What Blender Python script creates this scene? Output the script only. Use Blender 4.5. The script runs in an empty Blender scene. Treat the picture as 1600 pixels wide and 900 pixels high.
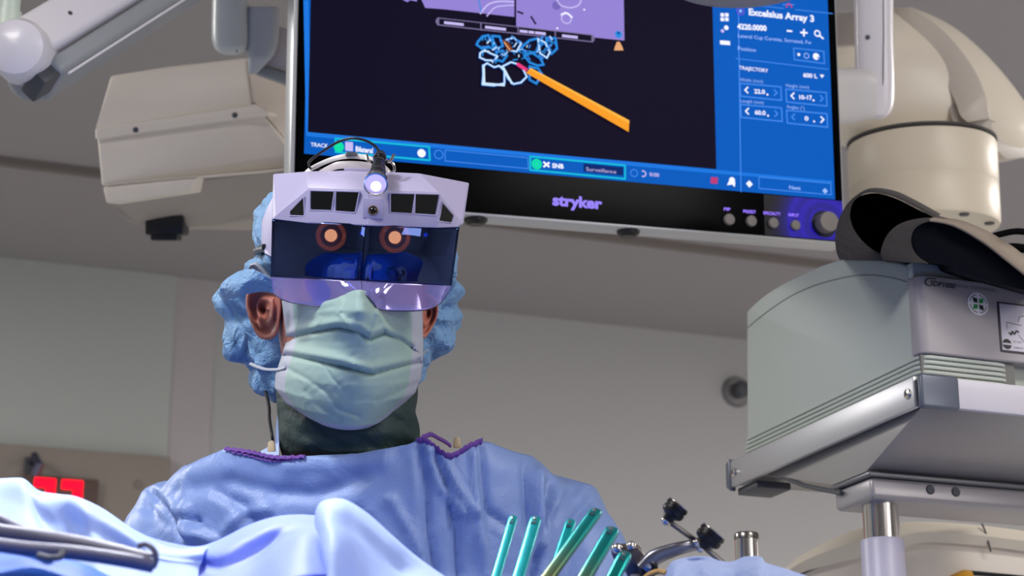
import bpy, bmesh, math, random
from mathutils import Vector, Matrix, noise
random.seed(7)
C = bpy.context.scene.collection
PI = math.pi
# ------------------------------------------------------------------ camera
FPX = 3200.0
PITCH = math.atan(1020 / 3200.0)
CAM = Vector((0, 0, 1.0))
FW = Vector((0, math.cos(PITCH), math.sin(PITCH)))
RT = Vector((1, 0, 0))
UP = Vector((0, -math.sin(PITCH), math.cos(PITCH)))
cd = bpy.data.cameras.new('camera'); cam = bpy.data.objects.new('camera', cd); C.objects.link(cam)
cam.location = CAM; cam.rotation_euler = (PI / 2 + PITCH, 0, 0)
cd.sensor_width = 36; cd.lens = 36 * FPX / 1600; cd.clip_start = 0.02
cd.dof.use_dof = True; cd.dof.focus_distance = 2.02; cd.dof.aperture_fstop = 11
bpy.context.scene.camera = cam
# ------------------------------------------------------------------ world, exposure, lights
sc = bpy.context.scene
sc.view_settings.view_transform = 'Standard'; sc.view_settings.look = 'None'
sc.view_settings.exposure = 0.0; sc.view_settings.gamma = 1; sc.view_settings.use_curve_mapping = False
w = bpy.data.worlds.new('world'); sc.world = w; w.use_nodes = True
w.node_tree.nodes['Background'].inputs[0].default_value = (.8, .85, .9, 1)
w.node_tree.nodes['Background'].inputs[1].default_value = 0.25
def area(name, loc, target, size, power, col=(1, 1, 1), sy=None):
    d = bpy.data.lights.new(name, 'AREA'); d.energy = power; d.color = col; d.size = size
    if sy: d.shape = 'RECTANGLE'; d.size_y = sy
    o = bpy.data.objects.new(name, d); C.objects.link(o); o.location = loc
    o.rotation_euler = (Vector(target) - Vector(loc)).to_track_quat('-Z', 'Y').to_euler()
    return o
def spot(name, loc, target, power, ang, col=(1, 1, 1), r=.08, blend=.5):
    d = bpy.data.lights.new(name, 'SPOT'); d.energy = power; d.color = col
    d.spot_size = math.radians(ang); d.spot_blend = blend; d.shadow_soft_size = r
    o = bpy.data.objects.new(name, d); C.objects.link(o); o.location = loc
    o.rotation_euler = (Vector(target) - Vector(loc)).to_track_quat('-Z', 'Y').to_euler()
    return o
area('ceiling_panel_light', (-2.5, 3.4, 2.85), (-2.5, 3.4, 0), 1.0, 60, (1, .98, .95), .6)
area('ceiling_panel_light', (-1.2, 0.6, 2.85), (-1.2, 0.6, 0), 1.0, 34, (1, .97, .93), .6)
area('ceiling_panel_light', (1.6, 0.9, 2.85), (1.6, 0.9, 0), 1.0, 36, (1, .96, .92), .6)
area('ceiling_panel_light', (3.0, 4.2, 2.85), (3.0, 4.2, 0), 1.2, 110, (1, .95, .90), .6)
area('ceiling_panel_light', (1.9, -1.5, 2.85), (0.2, 1.0, 1.0), 1.2, 16, (1, .97, .95), .6)
area('ceiling_fill_light', (3.2, -1.4, 1.9), (1.0, 1.8, 2.9), 2.4, 46, (1, .96, .93), 1.0)  # added upward fill that brightens the ceiling, not a fitting of the room
spot('surgical_lamp_beam', (-0.40, 1.86, 2.55), (-0.26, 1.42, 1.25), 175, 30, (.90, .92, 1), .10, .6)
spot('surgical_lamp_beam', (-0.85, 1.25, 2.62), (-0.2, 2.0, 1.45), 60, 42, (.93, .95, 1), .10, .7)

# ------------------------------------------------------------------ pixel calibration helpers
def ray(x, y): return FW + RT * ((x - 800) / FPX) + UP * ((450 - y) / FPX)
def P(x, y, d): return CAM + ray(x, y) * d
def onplane(x, y, K, n):
    r = ray(x, y); return CAM + r * ((K - CAM).dot(n) / r.dot(n))
def WY(x, y, Y): return onplane(x, y, Vector((0, Y, 0)), Vector((0, 1, 0)))
TH = math.radians(20.7)                       # the room is turned against the camera
RB = Vector((math.cos(TH), math.sin(TH), 0)); RA = Vector((-math.sin(TH), math.cos(TH), 0)); RZ = Vector((0, 0, 1))
def RM(b, a, z): return RB * b + RA * a + Vector((0, 0, z))
def frame(o, x, y, z):
    m = Matrix.Identity(4)
    for i, v in enumerate((x, y, z)):
        for k in range(3): m[k][i] = v[k]
    for k in range(3): m[k][3] = o[k]
    return m
ROOM = frame(Vector((0, 0, 0)), RB, RA, RZ)
def lerp(a, b, t): return a + (b - a) * t
def table(rows, x):
    if x <= rows[0][0]: return rows[0][1:]
    for r0, r1 in zip(rows, rows[1:]):
        if x <= r1[0]:
            t = (x - r0[0]) / (r1[0] - r0[0]); return tuple(lerp(a, b, t) for a, b in zip(r0[1:], r1[1:]))
    return rows[-1][1:]
def crom(pts, n):
    out = []; m = len(pts)
    for i in range(n):
        s = i / (n - 1) * (m - 1); k = min(int(s), m - 2); t = s - k
        p0 = pts[max(k - 1, 0)]; p1 = pts[k]; p2 = pts[k + 1]; p3 = pts[min(k + 2, m - 1)]
        out.append(tuple(0.5 * ((2 * b) + (c - a) * t + (2 * a - 5 * b + 4 * c - d) * t * t + (3 * b - a - 3 * c + d) * t ** 3) for a, b, c, d in zip(p0, p1, p2, p3)))
    return out
def segdist(px, py, pts):
    best = 1e9
    for (x0, y0), (x1, y1) in zip(pts, pts[1:]):
        dx, dy = x1 - x0, y1 - y0; L = dx * dx + dy * dy
        t = max(0, min(1, ((px - x0) * dx + (py - y0) * dy) / L)); q = (px - x0 - t * dx) ** 2 + (py - y0 - t * dy) ** 2
        if q < best: best = q; sgn = (px - x0) * dy - (py - y0) * dx
    return math.sqrt(best), (1 if sgn > 0 else -1)
def sproj(v):                                  # where a point stands in the picture, used to lay out folds
    q = v - CAM; d = q.dot(FW); return 800 + FPX * q.dot(RT) / d, 450 - FPX * q.dot(UP) / d, d

# ------------------------------------------------------------------ materials
def lin(c):
    return tuple(((v / 255) / 12.92 if v / 255 <= .04045 else ((v / 255 + .055) / 1.055) ** 2.4) for v in c) + (1,)
MATS = {}
def mat(name, col, rough=.5, metal=0, bump=0, bscale=200, var=0, vscale=4, coat=0, emit=0, sheen=0, trans=0, sss=0, aniso=None, wave=None, spec=None):
    if name in MATS: return MATS[name]
    m = bpy.data.materials.new(name); m.use_nodes = True; nt = m.node_tree; N = nt.nodes; L = nt.links
    b = N['Principled BSDF']; c = lin(col)
    b.inputs['Base Color'].default_value = c; b.inputs['Roughness'].default_value = rough; b.inputs['Metallic'].default_value = metal
    b.inputs['Coat Weight'].default_value = coat
    if spec is not None: b.inputs['Specular IOR Level'].default_value = spec
    if sheen: b.inputs['Sheen Weight'].default_value = sheen
    if trans: b.inputs['Transmission Weight'].default_value = trans
    if sss: b.inputs['Subsurface Weight'].default_value = sss; b.inputs['Subsurface Radius'].default_value = (.01, .005, .003)
    if emit:
        b.inputs['Base Color'].default_value = (0.003, 0.003, 0.003, 1)
        b.inputs['Specular IOR Level'].default_value = .02
        b.inputs['Emission Color'].default_value = c; b.inputs['Emission Strength'].default_value = emit
    tc = N.new('ShaderNodeTexCoord')
    if var:
        t = N.new('ShaderNodeTexNoise'); t.inputs['Scale'].default_value = vscale; t.inputs['Detail'].default_value = 4
        L.new(tc.outputs['Object'], t.inputs['Vector'])
        mx = N.new('ShaderNodeMix'); mx.data_type = 'RGBA'
        mx.inputs['A'].default_value = tuple(v * (1 - var) for v in c[:3]) + (1,)
        mx.inputs['B'].default_value = tuple(min(1, v * (1 + var)) for v in c[:3]) + (1,)
        L.new(t.outputs['Fac'], mx.inputs['Factor']); L.new(mx.outputs['Result'], b.inputs['Base Color'])
    if bump:
        if wave: t = N.new('ShaderNodeTexWave'); t.inputs['Distortion'].default_value = 1.5
        else: t = N.new('ShaderNodeTexNoise'); t.inputs['Detail'].default_value = 5
        t.inputs['Scale'].default_value = bscale
        bp = N.new('ShaderNodeBump'); bp.inputs['Strength'].default_value = min(1, bump); bp.inputs['Distance'].default_value = .002
        if aniso:
            mp = N.new('ShaderNodeMapping'); mp.inputs['Scale'].default_value = aniso
            L.new(tc.outputs['Object'], mp.inputs['Vector']); L.new(mp.outputs['Vector'], t.inputs['Vector'])
        else: L.new(tc.outputs['Object'], t.inputs['Vector'])
        L.new(t.outputs['Fac'], bp.inputs['Height']); L.new(bp.outputs['Normal'], b.inputs['Normal'])
    MATS[name] = m; return m
def cloth(name, col, tr=.35, rough=.6, bump=.3, bscale=60, dist=.004, var=.06):
    """thin non-woven cloth: a principled sheet mixed with some translucency, with crumple bump"""
    if name in MATS: return MATS[name]
    m = mat(name, col, rough, 0, 0, var=var, vscale=14); nt = m.node_tree; N = nt.nodes; L = nt.links
    b = N['Principled BSDF']; out = N['Material Output']; tc = N['Texture Coordinate']
    t = N.new('ShaderNodeTexNoise'); t.inputs['Scale'].default_value = bscale; t.inputs['Detail'].default_value = 4; t.inputs['Distortion'].default_value = .8
    t2 = N.new('ShaderNodeTexNoise'); t2.inputs['Scale'].default_value = 900; t2.inputs['Detail'].default_value = 1
    ad = N.new('ShaderNodeMath'); ad.operation = 'MULTIPLY_ADD'; ad.inputs[1].default_value = .12
    bp = N.new('ShaderNodeBump'); bp.inputs['Strength'].default_value = bump; bp.inputs['Distance'].default_value = dist
    L.new(tc.outputs['Object'], t.inputs['Vector']); L.new(tc.outputs['Object'], t2.inputs['Vector'])
    L.new(t2.outputs['Fac'], ad.inputs[0]); L.new(t.outputs['Fac'], ad.inputs[2]); L.new(ad.outputs[0], bp.inputs['Height'])
    L.new(bp.outputs['Normal'], b.inputs['Normal'])
    if tr:
        ts = N.new('ShaderNodeBsdfTranslucent'); ts.inputs[0].default_value = lin(col); L.new(bp.outputs['Normal'], ts.inputs['Normal'])
        mx = N.new('ShaderNodeMixShader'); mx.inputs[0].default_value = tr
        L.new(b.outputs[0], mx.inputs[1]); L.new(ts.outputs[0], mx.inputs[2]); L.new(mx.outputs[0], out.inputs[0])
    return m
def glassy(name, tint, gcol, gloss, rough=.03, diff=None, dfac=0):
    m = bpy.data.materials.new(name); m.use_nodes = True; nt = m.node_tree; N = nt.nodes; L = nt.links; out = N['Material Output']
    N.remove(N['Principled BSDF'])
    a = N.new('ShaderNodeBsdfTransparent'); a.inputs[0].default_value = tint
    g = N.new('ShaderNodeBsdfGlossy'); g.inputs[0].default_value = gcol; g.inputs['Roughness'].default_value = rough
    mx = N.new('ShaderNodeMixShader'); mx.inputs[0].default_value = gloss
    L.new(a.outputs[0], mx.inputs[1]); L.new(g.outputs[0], mx.inputs[2]); last = mx
    if diff:
        d = N.new('ShaderNodeBsdfDiffuse'); d.inputs[0].default_value = diff
        m2 = N.new('ShaderNodeMixShader'); m2.inputs[0].default_value = dfac
        L.new(last.outputs[0], m2.inputs[1]); L.new(d.outputs[0], m2.inputs[2]); last = m2
    L.new(last.outputs[0], out.inputs[0]); return m

# ------------------------------------------------------------------ geometry accumulator
class G:
    def __init__(s): s.v = []; s.f = []; s.m = []
    def add(s, vs, fs, mi=0):
        o = len(s.v); s.v += [Vector(v) for v in vs]; s.f += [tuple(i + o for i in f) for f in fs]; s.m += [mi] * len(fs); return s
    def box(s, M, x0, x1, y0, y1, z0, z1, mi=0):
        vs = [M @ Vector((x, y, z)) for z in (z0, z1) for (x, y) in ((x0, y0), (x1, y0), (x1, y1), (x0, y1))]
        return s.add(vs, [(3, 2, 1, 0), (4, 5, 6, 7), (0, 1, 5, 4), (1, 2, 6, 5), (2, 3, 7, 6), (3, 0, 4, 7)], mi)
    def prism(s, M, poly, z0, z1, mi=0):
        n = len(poly); vs = [M @ Vector((x, y, z0)) for x, y in poly] + [M @ Vector((x, y, z1)) for x, y in poly]
        return s.add(vs, [tuple(range(n))[::-1], tuple(range(n, 2 * n))] + [(i, (i + 1) % n, (i + 1) % n + n, i + n) for i in range(n)], mi)
    def slab(s, pts, vec, mi=0):               # polygon of 3-D points given a thickness vector
        n = len(pts); vs = list(pts) + [p + vec for p in pts]
        return s.add(vs, [tuple(range(n)), tuple(range(n, 2 * n))[::-1]] + [(i, i + n, (i + 1) % n + n, (i + 1) % n) for i in range(n)], mi)
    def rings(s, R, cap=True, mi=0, closed=True):
        n = len(R[0]); o = len(s.v); vs = [p for r in R for p in r]; fs = []
        for i in range(len(R) - 1):
            for k in range(n if closed else n - 1):
                j = (k + 1) % n; fs.append((i * n + k, i * n + j, (i + 1) * n + j, (i + 1) * n + k))
        if cap and closed: fs += [tuple(range(n))[::-1], tuple(range((len(R) - 1) * n, len(R) * n))]
        return s.add(vs, fs, mi)
    def tube(s, path, r, n=12, mi=0, flat=1.0, cap=True):
        path = [Vector(p) for p in path]; R = []; rr = r if isinstance(r, (list, tuple)) else [r] * len(path)
        t = (path[1] - path[0]).normalized(); u = t.orthogonal().normalized()
        for i, p in enumerate(path):
            t2 = (path[min(i + 1, len(path) - 1)] - path[max(i - 1, 0)]).normalized()
            u = (t.rotation_difference(t2) @ u); u = (u - t2 * u.dot(t2)).normalized(); t = t2; v = t.cross(u)
            R.append([p + (u * math.cos(k * 2 * PI / n) + v * flat * math.sin(k * 2 * PI / n)) * rr[i] for k in range(n)])
        return s.rings(R, cap, mi)
    def lathe(s, M, prof, n=48, mi=0, cap=True):
        R = [[M @ Vector((r * math.cos(k * 2 * PI / n), r * math.sin(k * 2 * PI / n), z)) for k in range(n)] for r, z in prof]
        return s.rings(R, cap, mi)
    def grid(s, rows, mi=0, fn=None):
        n = len(rows[0]); o = len(s.v); s.v += [Vector(p) for r in rows for p in r]
        for i in range(len(rows) - 1):
            for k in range(n - 1):
                s.f.append((o + i * n + k, o + i * n + k + 1, o + (i + 1) * n + k + 1, o + (i + 1) * n + k)); s.m.append(fn(i, k) if fn else mi)
        return s
    def sphere(s, c, r, n=16, mi=0, sc=(1, 1, 1)):
        c = Vector(c); R = []
        for i in range(n + 1):
            a = PI * (i if 0 < i < n else (i + (.02 if i == 0 else -.02))) / n
            R.append([c + Vector((r * sc[0] * math.sin(a) * math.cos(k * PI / n), r * sc[1] * math.sin(a) * math.sin(k * PI / n), r * sc[2] * math.cos(a))) for k in range(2 * n)])
        return s.rings(R, True, mi)
    def build(s, name, mats, parent=None, smooth=35, bevel=0, bseg=2, solid=0, recalc=True):
        if not isinstance(mats, (list, tuple)): mats = [mats]
        c = sum(s.v, Vector()) / len(s.v)
        me = bpy.data.meshes.new(name); me.from_pydata([v - c for v in s.v], [], s.f)
        for m in mats: me.materials.append(m)
        me.polygons.foreach_set('material_index', s.m)
        if bevel or recalc:
            bm = bmesh.new(); bm.from_mesh(me)
            if recalc: bmesh.ops.recalc_face_normals(bm, faces=bm.faces)
            if bevel:
                ed = [e for e in bm.edges if len(e.link_faces) == 2 and e.calc_face_angle(0) > math.radians(28)]
                bmesh.ops.bevel(bm, geom=ed, offset=bevel, segments=bseg, affect='EDGES', clamp_overlap=True, profile=.5)
            bm.to_mesh(me); bm.free()
        if smooth:
            me.shade_smooth(); me.set_sharp_from_angle(angle=math.radians(smooth))
        o = bpy.data.objects.new(name, me); C.objects.link(o); o.location = c
        if parent: o.parent = parent; o.location = c - root_loc(parent)
        if solid:
            md = o.modifiers.new('thickness', 'SOLIDIFY'); md.thickness = solid; md.offset = 0
        return o
def root_loc(o):
    v = Vector(o.location)
    while o.parent: o = o.parent; v += o.location
    return v
def tag(o, label, cat, group=None):
    o['label'] = label; o['category'] = cat
    if group: o['group'] = group
    return o
def empty(name, loc, label, cat, group=None):
    o = bpy.data.objects.new(name, None); C.objects.link(o); o.location = loc; o.empty_display_size = .05
    return tag(o, label, cat, group)
def struct(name, g, m, **k):
    o = g.build(name, m, **k); o['kind'] = 'structure'; return o
TXT = {}
def text2d(s, bold=.0):
    key = (s, bold)
    if key in TXT: return TXT[key]
    cu = bpy.data.curves.new('t', 'FONT'); cu.body = s; cu.size = 1; cu.offset = bold; cu.resolution_u = 3
    o = bpy.data.objects.new('t', cu); C.objects.link(o)
    me = bpy.data.meshes.new_from_object(o.evaluated_get(bpy.context.evaluated_depsgraph_get()))
    vs = [tuple(v.co[:2]) for v in me.vertices]; fs = [tuple(p.vertices) for p in me.polygons]
    bpy.data.objects.remove(o); bpy.data.curves.remove(cu); bpy.data.meshes.remove(me)
    x0 = min(v[0] for v in vs); x1 = max(v[0] for v in vs)
    TXT[key] = ([((x - x0), y) for x, y in vs], fs, x1 - x0); return TXT[key]
def axis_frame(o, z, xhint=Vector((1, 0, 0))):
    z = Vector(z).normalized(); x = (xhint - z * xhint.dot(z)).normalized(); return frame(Vector(o), x, z.cross(x), z)

# ------------------------------------------------------------------ palette
M_wall = mat('wall_paint', (189, 188, 189), .8, bump=.08, bscale=300)
M_wall2 = mat('wall_panel_paint', (190, 195, 191), .8, bump=.05, bscale=300)
M_wall3 = mat('wall_strip_paint', (192, 186, 187), .8)
M_ceil = mat('ceiling_paint', (168, 163, 164), .9, bump=.05, bscale=200)
M_floor = mat('floor_vinyl', (176, 178, 180), .35, var=.1, vscale=2)
M_cream = mat('cream_plastic', (244, 234, 220), .42, bump=.03, bscale=900)
M_creamw = mat('warm_white_plastic', (240, 230, 212), .38)
M_white = mat('white_enamel', (226, 222, 228), .3, coat=.2)
M_grey = mat('grey_plastic', (150, 154, 158), .45)
M_greyd = mat('dark_grey_plastic', (74, 76, 82), .5)
M_black = mat('black_plastic', (14, 14, 16), .4)
M_blackg = mat('black_gloss', (6, 6, 9), .18)
M_chrome = mat('chrome', (215, 210, 205), .16, 1)
M_steel = mat('brushed_steel', (170, 165, 165), .3, 1, bump=.1, bscale=300)
M_alu = mat('brushed_aluminium', (196, 196, 200), .42, .75)
M_prn = mat('printer_shell', (190, 197, 190), .5, bump=.05, bscale=1500)
M_prnf = mat('printer_front', (174, 168, 171), .45, bump=.04, bscale=1500)
M_line = mat('seam_shadow_gap', (70, 68, 68), .8)

# ================================================================== ROOM
A1, A0, B0, B1, H = 5.83, -2.6, -3.2, 5.4, 2.9
struct('floor', G().box(ROOM, B0, B1, A0, A1, -.1, 0), M_floor, smooth=0)
struct('ceiling', G().box(ROOM, B0, B1, A0, A1, H, H + .1), M_ceil, smooth=0)
struct('wall_back', G().box(ROOM, B0, B1, A1, A1 + .1, 0, H), M_wall, smooth=0)
struct('wall_front', G().box(ROOM, B0, B1, A0 - .1, A0, 0, H), M_wall, smooth=0)
struct('wall_left', G().box(ROOM, B0 - .1, B0, A0 - .1, A1 + .1, 0, H), M_wall, smooth=0)
struct('wall_right', G().box(ROOM, B1, B1 + .1, A0 - .1, A1 + .1, 0, H), M_wall, smooth=0)
KW = RM(0, A1, 0)
def wall_b(x, y): return onplane(x, y, KW, RA).dot(RB)
def wall_p(x, y): q = onplane(x, y, KW, RA); return q.dot(RB), q.z
bl = wall_b(268, 560); bs = wall_b(333, 560)
struct('trim_1', G().box(ROOM, B0, bl, A1 - .012, A1, 0, H - .001), M_wall2, smooth=0)
struct('trim_2', G().box(ROOM, bl, bs, A1 - .006, A1, 0, H - .001), M_wall3, smooth=0)
struct('trim_3', G().box(ROOM, B0, B1, 5.0, 5.025, H - .02, H), mat('ceiling_seam', (128, 120, 116), .8), smooth=0)
# taupe board on the wall
b1, z1 = wall_p(262, 719)
t = empty('wall_board', RM(b1 - .8, A1 - .04, 0.9), 'flat taupe board on the back wall at the far left, behind the red digits', 'board')
G().box(ROOM, b1 - 1.6, b1, A1 - .05, A1 - .013, .9, z1).build('panel', mat('taupe_board', (158, 148, 140), .6), t, bevel=.006)
for dx in (-.2, -1.2): G().lathe(axis_frame(RM(b1 + dx + .11, A1 - .05, z1 - .09), -RA), [(.0, 0), (.014, 0), (.012, .003), (0, .003)], 20).build('screw_cap', mat('screw_cap_taupe', (138, 128, 120), .6), t)
# red digital clock
cb, cz = wall_p(48, 752); ce, _ = wall_p(126, 752)
t = empty('digital_clock', RM((cb + ce) / 2, A1 - .05, cz - .2), 'digital clock with glowing red digits on the taupe board, half hidden by the drape', 'clock')
G().box(ROOM, cb - .03, ce + .04, A1 - .075, A1 - .051, cz - .22, cz + .004).build('housing', mat('clock_housing', (104, 84, 78), .5), t, bevel=.004)
wd = (ce - cb - .012) / 2
M_red = mat('red_led', (255, 10, 40), emit=2.2)
for i in range(2):
    g = G(); x0 = cb + i * (wd + .012); x1 = x0 + wd - .004; hh = .1; th = .028
    def seg(xa, xb, za, zb): g.box(ROOM, xa, xb, A1 - .079, A1 - .075, za, zb)
    zt = cz - .004
    seg(x0, x1, zt - th, zt); seg(x1 - th, x1, zt - hh + .002, zt - th - .002); seg(x0, x1, zt - hh - th, zt - hh)
    seg(x0, x0 + th, zt - 2 * hh + .002, zt - hh - th - .002); seg(x0, x1, zt - 2 * hh - th + .02, zt - 2 * hh + .02)
    g.build('digit', M_red, t, bevel=.008, bseg=3)
# hook on the board
hb, hz = wall_p(45, 740)
t = empty('wall_hook', RM(hb, A1 - .05, hz), 'small dark metal hook on the taupe board above the red digits', 'hook')
G().box(ROOM, hb - .022, hb + .022, A1 - .062, A1 - .051, hz - .06, hz + .035).build('backplate', M_greyd, t, bevel=.004)
G().tube([RM(hb, A1 - .06, hz + .02), RM(hb, A1 - .10, hz + .03), RM(hb + .012, A1 - .125, hz + .0), RM(hb, A1 - .11, hz - .025)], .012, 10).build('hook_arm', mat('blue_steel_hook', (110, 112, 135), .25, .9), t)
# round fitting on the wall
rb_, rz_ = wall_p(1150, 613)
t = empty('wall_bumper', RM(rb_, A1, rz_), 'round grey metal fitting on the back wall just left of the printer', 'wall fitting')
G().lathe(axis_frame(RM(rb_, A1, rz_), -RA), [(0, 0), (.052, 0), (.05, .012), (.043, .02), (0, .02)], 32).build('flange', mat('grey_metal_fitting', (140, 138, 140), .35, .6), t)
G().lathe(axis_frame(RM(rb_, A1 - .02, rz_), -RA), [(0, 0), (.026, 0), (.028, .03), (.02, .04), (0, .042)], 32).build('centre_cap', M_greyd, t)

# ================================================================== LEFT BEIGE EQUIPMENT HEAD
D = 3.2
def head_unit():
    t = empty('imaging_unit', P(300, 365, D), 'boxy beige equipment head with a black socket beneath, hanging left of the big screen', 'equipment head')
    # cross-section changes along the length; built as three shells separated by seams
    back = FW * .30 + RT * .05
    def shell(name, pts, th, m, bev):
        return G().slab([P(x, y, d) for x, y, d in pts], th, 0).build(name, m, t, bevel=bev, bseg=3)
    shell('upper_cover', [(172, 118, D + .03), (262, 104, D + .03), (385, 90, D + .03), (395, 168, D), (148, 208, D), (150, 200, D)], back, M_cream, .006)
    shell('cover_lip', [(148, 200, D - .012), (400, 162, D - .012), (418, 172, D - .012), (420, 179, D - .012), (148, 218, D - .012)], back, M_cream, .004)
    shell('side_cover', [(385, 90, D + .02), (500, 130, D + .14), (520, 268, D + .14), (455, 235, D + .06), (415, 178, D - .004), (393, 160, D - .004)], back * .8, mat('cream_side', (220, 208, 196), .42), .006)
    shell('lower_cover', [(151, 214, D), (412, 178, D), (456, 236, D + .05), (520, 262, D + .12), (400, 268, D), (158, 291, D)], back, M_cream, .005)
    shell('base_cover', [(160, 292, D + .002), (310, 276, D + .002), (296, 298, D), (166, 318, D)], back, M_cream, .004)
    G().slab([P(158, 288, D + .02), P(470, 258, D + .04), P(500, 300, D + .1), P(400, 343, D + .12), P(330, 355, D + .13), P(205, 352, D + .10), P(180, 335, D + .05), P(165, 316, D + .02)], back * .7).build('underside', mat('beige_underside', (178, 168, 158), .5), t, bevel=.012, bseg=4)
    G().box(frame(P(257, 348, D + .1), RT, FW, UP), -.030, .032, -.01, .05, -.02, .012).build('socket', M_black, t, bevel=.004)
    for k in range(5): pass
    G().box(frame(P(257, 368, D + .1), RT, FW, UP), -.022, .022, -.006, .04, -.008, .008).build('socket_plug', M_black, t, bevel=.003)
    for x, y in ((212, 203), (367, 180)):
        G().lathe(axis_frame(P(x, y, D - .012), -FW), [(0, 0), (.0045, 0), (.004, .002), (0, .002)], 12).build('screw', M_greyd, t)
    # hidden neck that carries it behind the screen
    G().tube([P(480, 220, D + .2), P(640, 200, D + .25), P(660, 120, D + .25), Vector((P(660, 120, D + .25).x, P(660, 120, D + .25).y, H - .001))], .05, 20).build('support_arm', M_cream, t)
head_unit()

# ================================================================== RIGHT BEIGE DOME AND CYLINDER
def dome():
    D = 3.25
    cx, cy = 1440, 225
    c = P(cx, 229, D)
    R = 115 / FPX * D
    t = empty('imaging_dome', c - Vector((0, 0, .25)), 'large cream dome housing with a cylinder beneath, right of the big screen', 'equipment dome')
    ax = (UP * .97 + FW * .21).normalized()
    fr = axis_frame(c, -ax, RT)
    G().lathe(fr, [(0, .0), (R * .99, 0), (R, .004), (R, .066), (R * .992, .068), (R, .070), (R * 1.0, .128), (R * .985, .133), (0, .133)], 96).build('cylinder', mat('cream_cylinder', (228, 216, 196), .4), t)
    g = G(); g.lathe(axis_frame(c + ax * .004, -ax, RT), [(R * .9, -.003), (R * 1.004, -.003), (R * 1.004, .0015), (R * .9, .0015)], 96, cap=False); g.build('seam_ring', M_line, t)
    G().lathe(axis_frame(P(1494, 221, D - R * .90), -FW), [(0, 0), (.0085, 0), (.0085, .004), (.006, .005), (.004, .002), (0, .002)], 20).build('port_plug', M_black, t)
    for k in range(8):
        a = k * PI / 4 + .35
        q = fr @ Vector((R * .85 * math.cos(a), R * .85 * math.sin(a), .1335))
        G().lathe(axis_frame(q, -ax), [(0, -.001), (.008, -.001), (.0075, .002), (0, .002)], 14).build('base_screw', M_greyd, t)
    # dome: silhouette rows with depth, one closed loft about the view-up direction
    # outline in the picture: right side sweeps from (1430,15) to (1600,190)
    rows = []
    sil = [(12, 1395, 1425, .04), (22, 1330, 1452, .10), (42, 1305, 1490, .14), (70, 1290, 1525, .17), (100, 1285, 1555, .19), (130, 1284, 1580, .20), (160, 1284, 1602, .205), (190, 1284, 1622, .2), (208, 1290, 1628, .19), (226, 1305, 1625, .17), (247, 1420, 1618, .12)]
    n = 64
    for y, l, r, dp in crom(sil, 40):
        cxx = (l + r) / 2; hw = (r - l) / 2; rr = []
        for k in range(n):
            a = 2 * PI * k / n; ca, sa = math.cos(a), math.sin(a)
            ex = lambda v: math.copysign(abs(v) ** .8, v)
            yy = y
            if y > 205: yy = y + (0)
            rr.append(P(cxx + hw * ex(ca), yy, D + .12 + dp * ex(sa) * .8 * 1.0))
        rows.append(rr)
    G().rings(rows).build('dome_shell', M_creamw, t, smooth=60)
    # raised band that sweeps over the dome
    def bandpt(pts, off): return [(x, y) for x, y in pts]
    inner = [(1392, 30), (1425, 62), (1462, 110), (1488, 150), (1500, 180), (1512, 192)]
    outer = [(1398, 14), (1428, 16), (1478, 52), (1520, 105), (1540, 150), (1547, 186)]
    ri = crom(inner, 24); ro = crom(outer, 24); rws = []
    for i in range(24):
        tt = i / 23; dd = lerp(D + .06, D - .065, min(1, tt * 1.25) ** .6)
        rws.append([P(ri[i][0], ri[i][1], dd + .05), P(ri[i][0], ri[i][1], dd), P(ro[i][0], ro[i][1], dd + .01), P(ro[i][0], ro[i][1], dd + .07)])
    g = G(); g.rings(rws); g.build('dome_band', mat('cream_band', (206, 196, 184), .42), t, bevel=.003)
    ri2 = crom([(x - 12, y + 8) for x, y in inner], 24); rws = []
    for i in range(24):
        tt = i / 23; dd = lerp(D + .06, D - .058, min(1, tt * 1.25) ** .6)
        rws.append([P(ri2[i][0], ri2[i][1], dd + .05), P(ri2[i][0], ri2[i][1], dd + .004), P(ri[i][0], ri[i][1], dd + .004), P(ri[i][0], ri[i][1], dd + .05)])
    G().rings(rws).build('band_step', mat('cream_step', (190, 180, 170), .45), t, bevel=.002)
    # flared skirt on the right, under the band
    sk = [P(1500, 186, D - .05), P(1550, 186, D - .03), P(1605, 205, D + .02), P(1628, 232, D + .08), P(1600, 246, D + .02), P(1572, 250, D - .01), P(1555, 232, D - .02), P(1530, 212, D - .05)]
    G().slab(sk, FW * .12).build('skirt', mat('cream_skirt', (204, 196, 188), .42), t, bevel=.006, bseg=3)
    G().tube([P(1300, 90, D + .2), P(1150, 70, D + .25), Vector((P(1150, 70, D + .25).x, P(1150, 70, D + .25).y, H - .001))], .06, 20).build('support_arm', M_cream, t)
dome()

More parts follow.
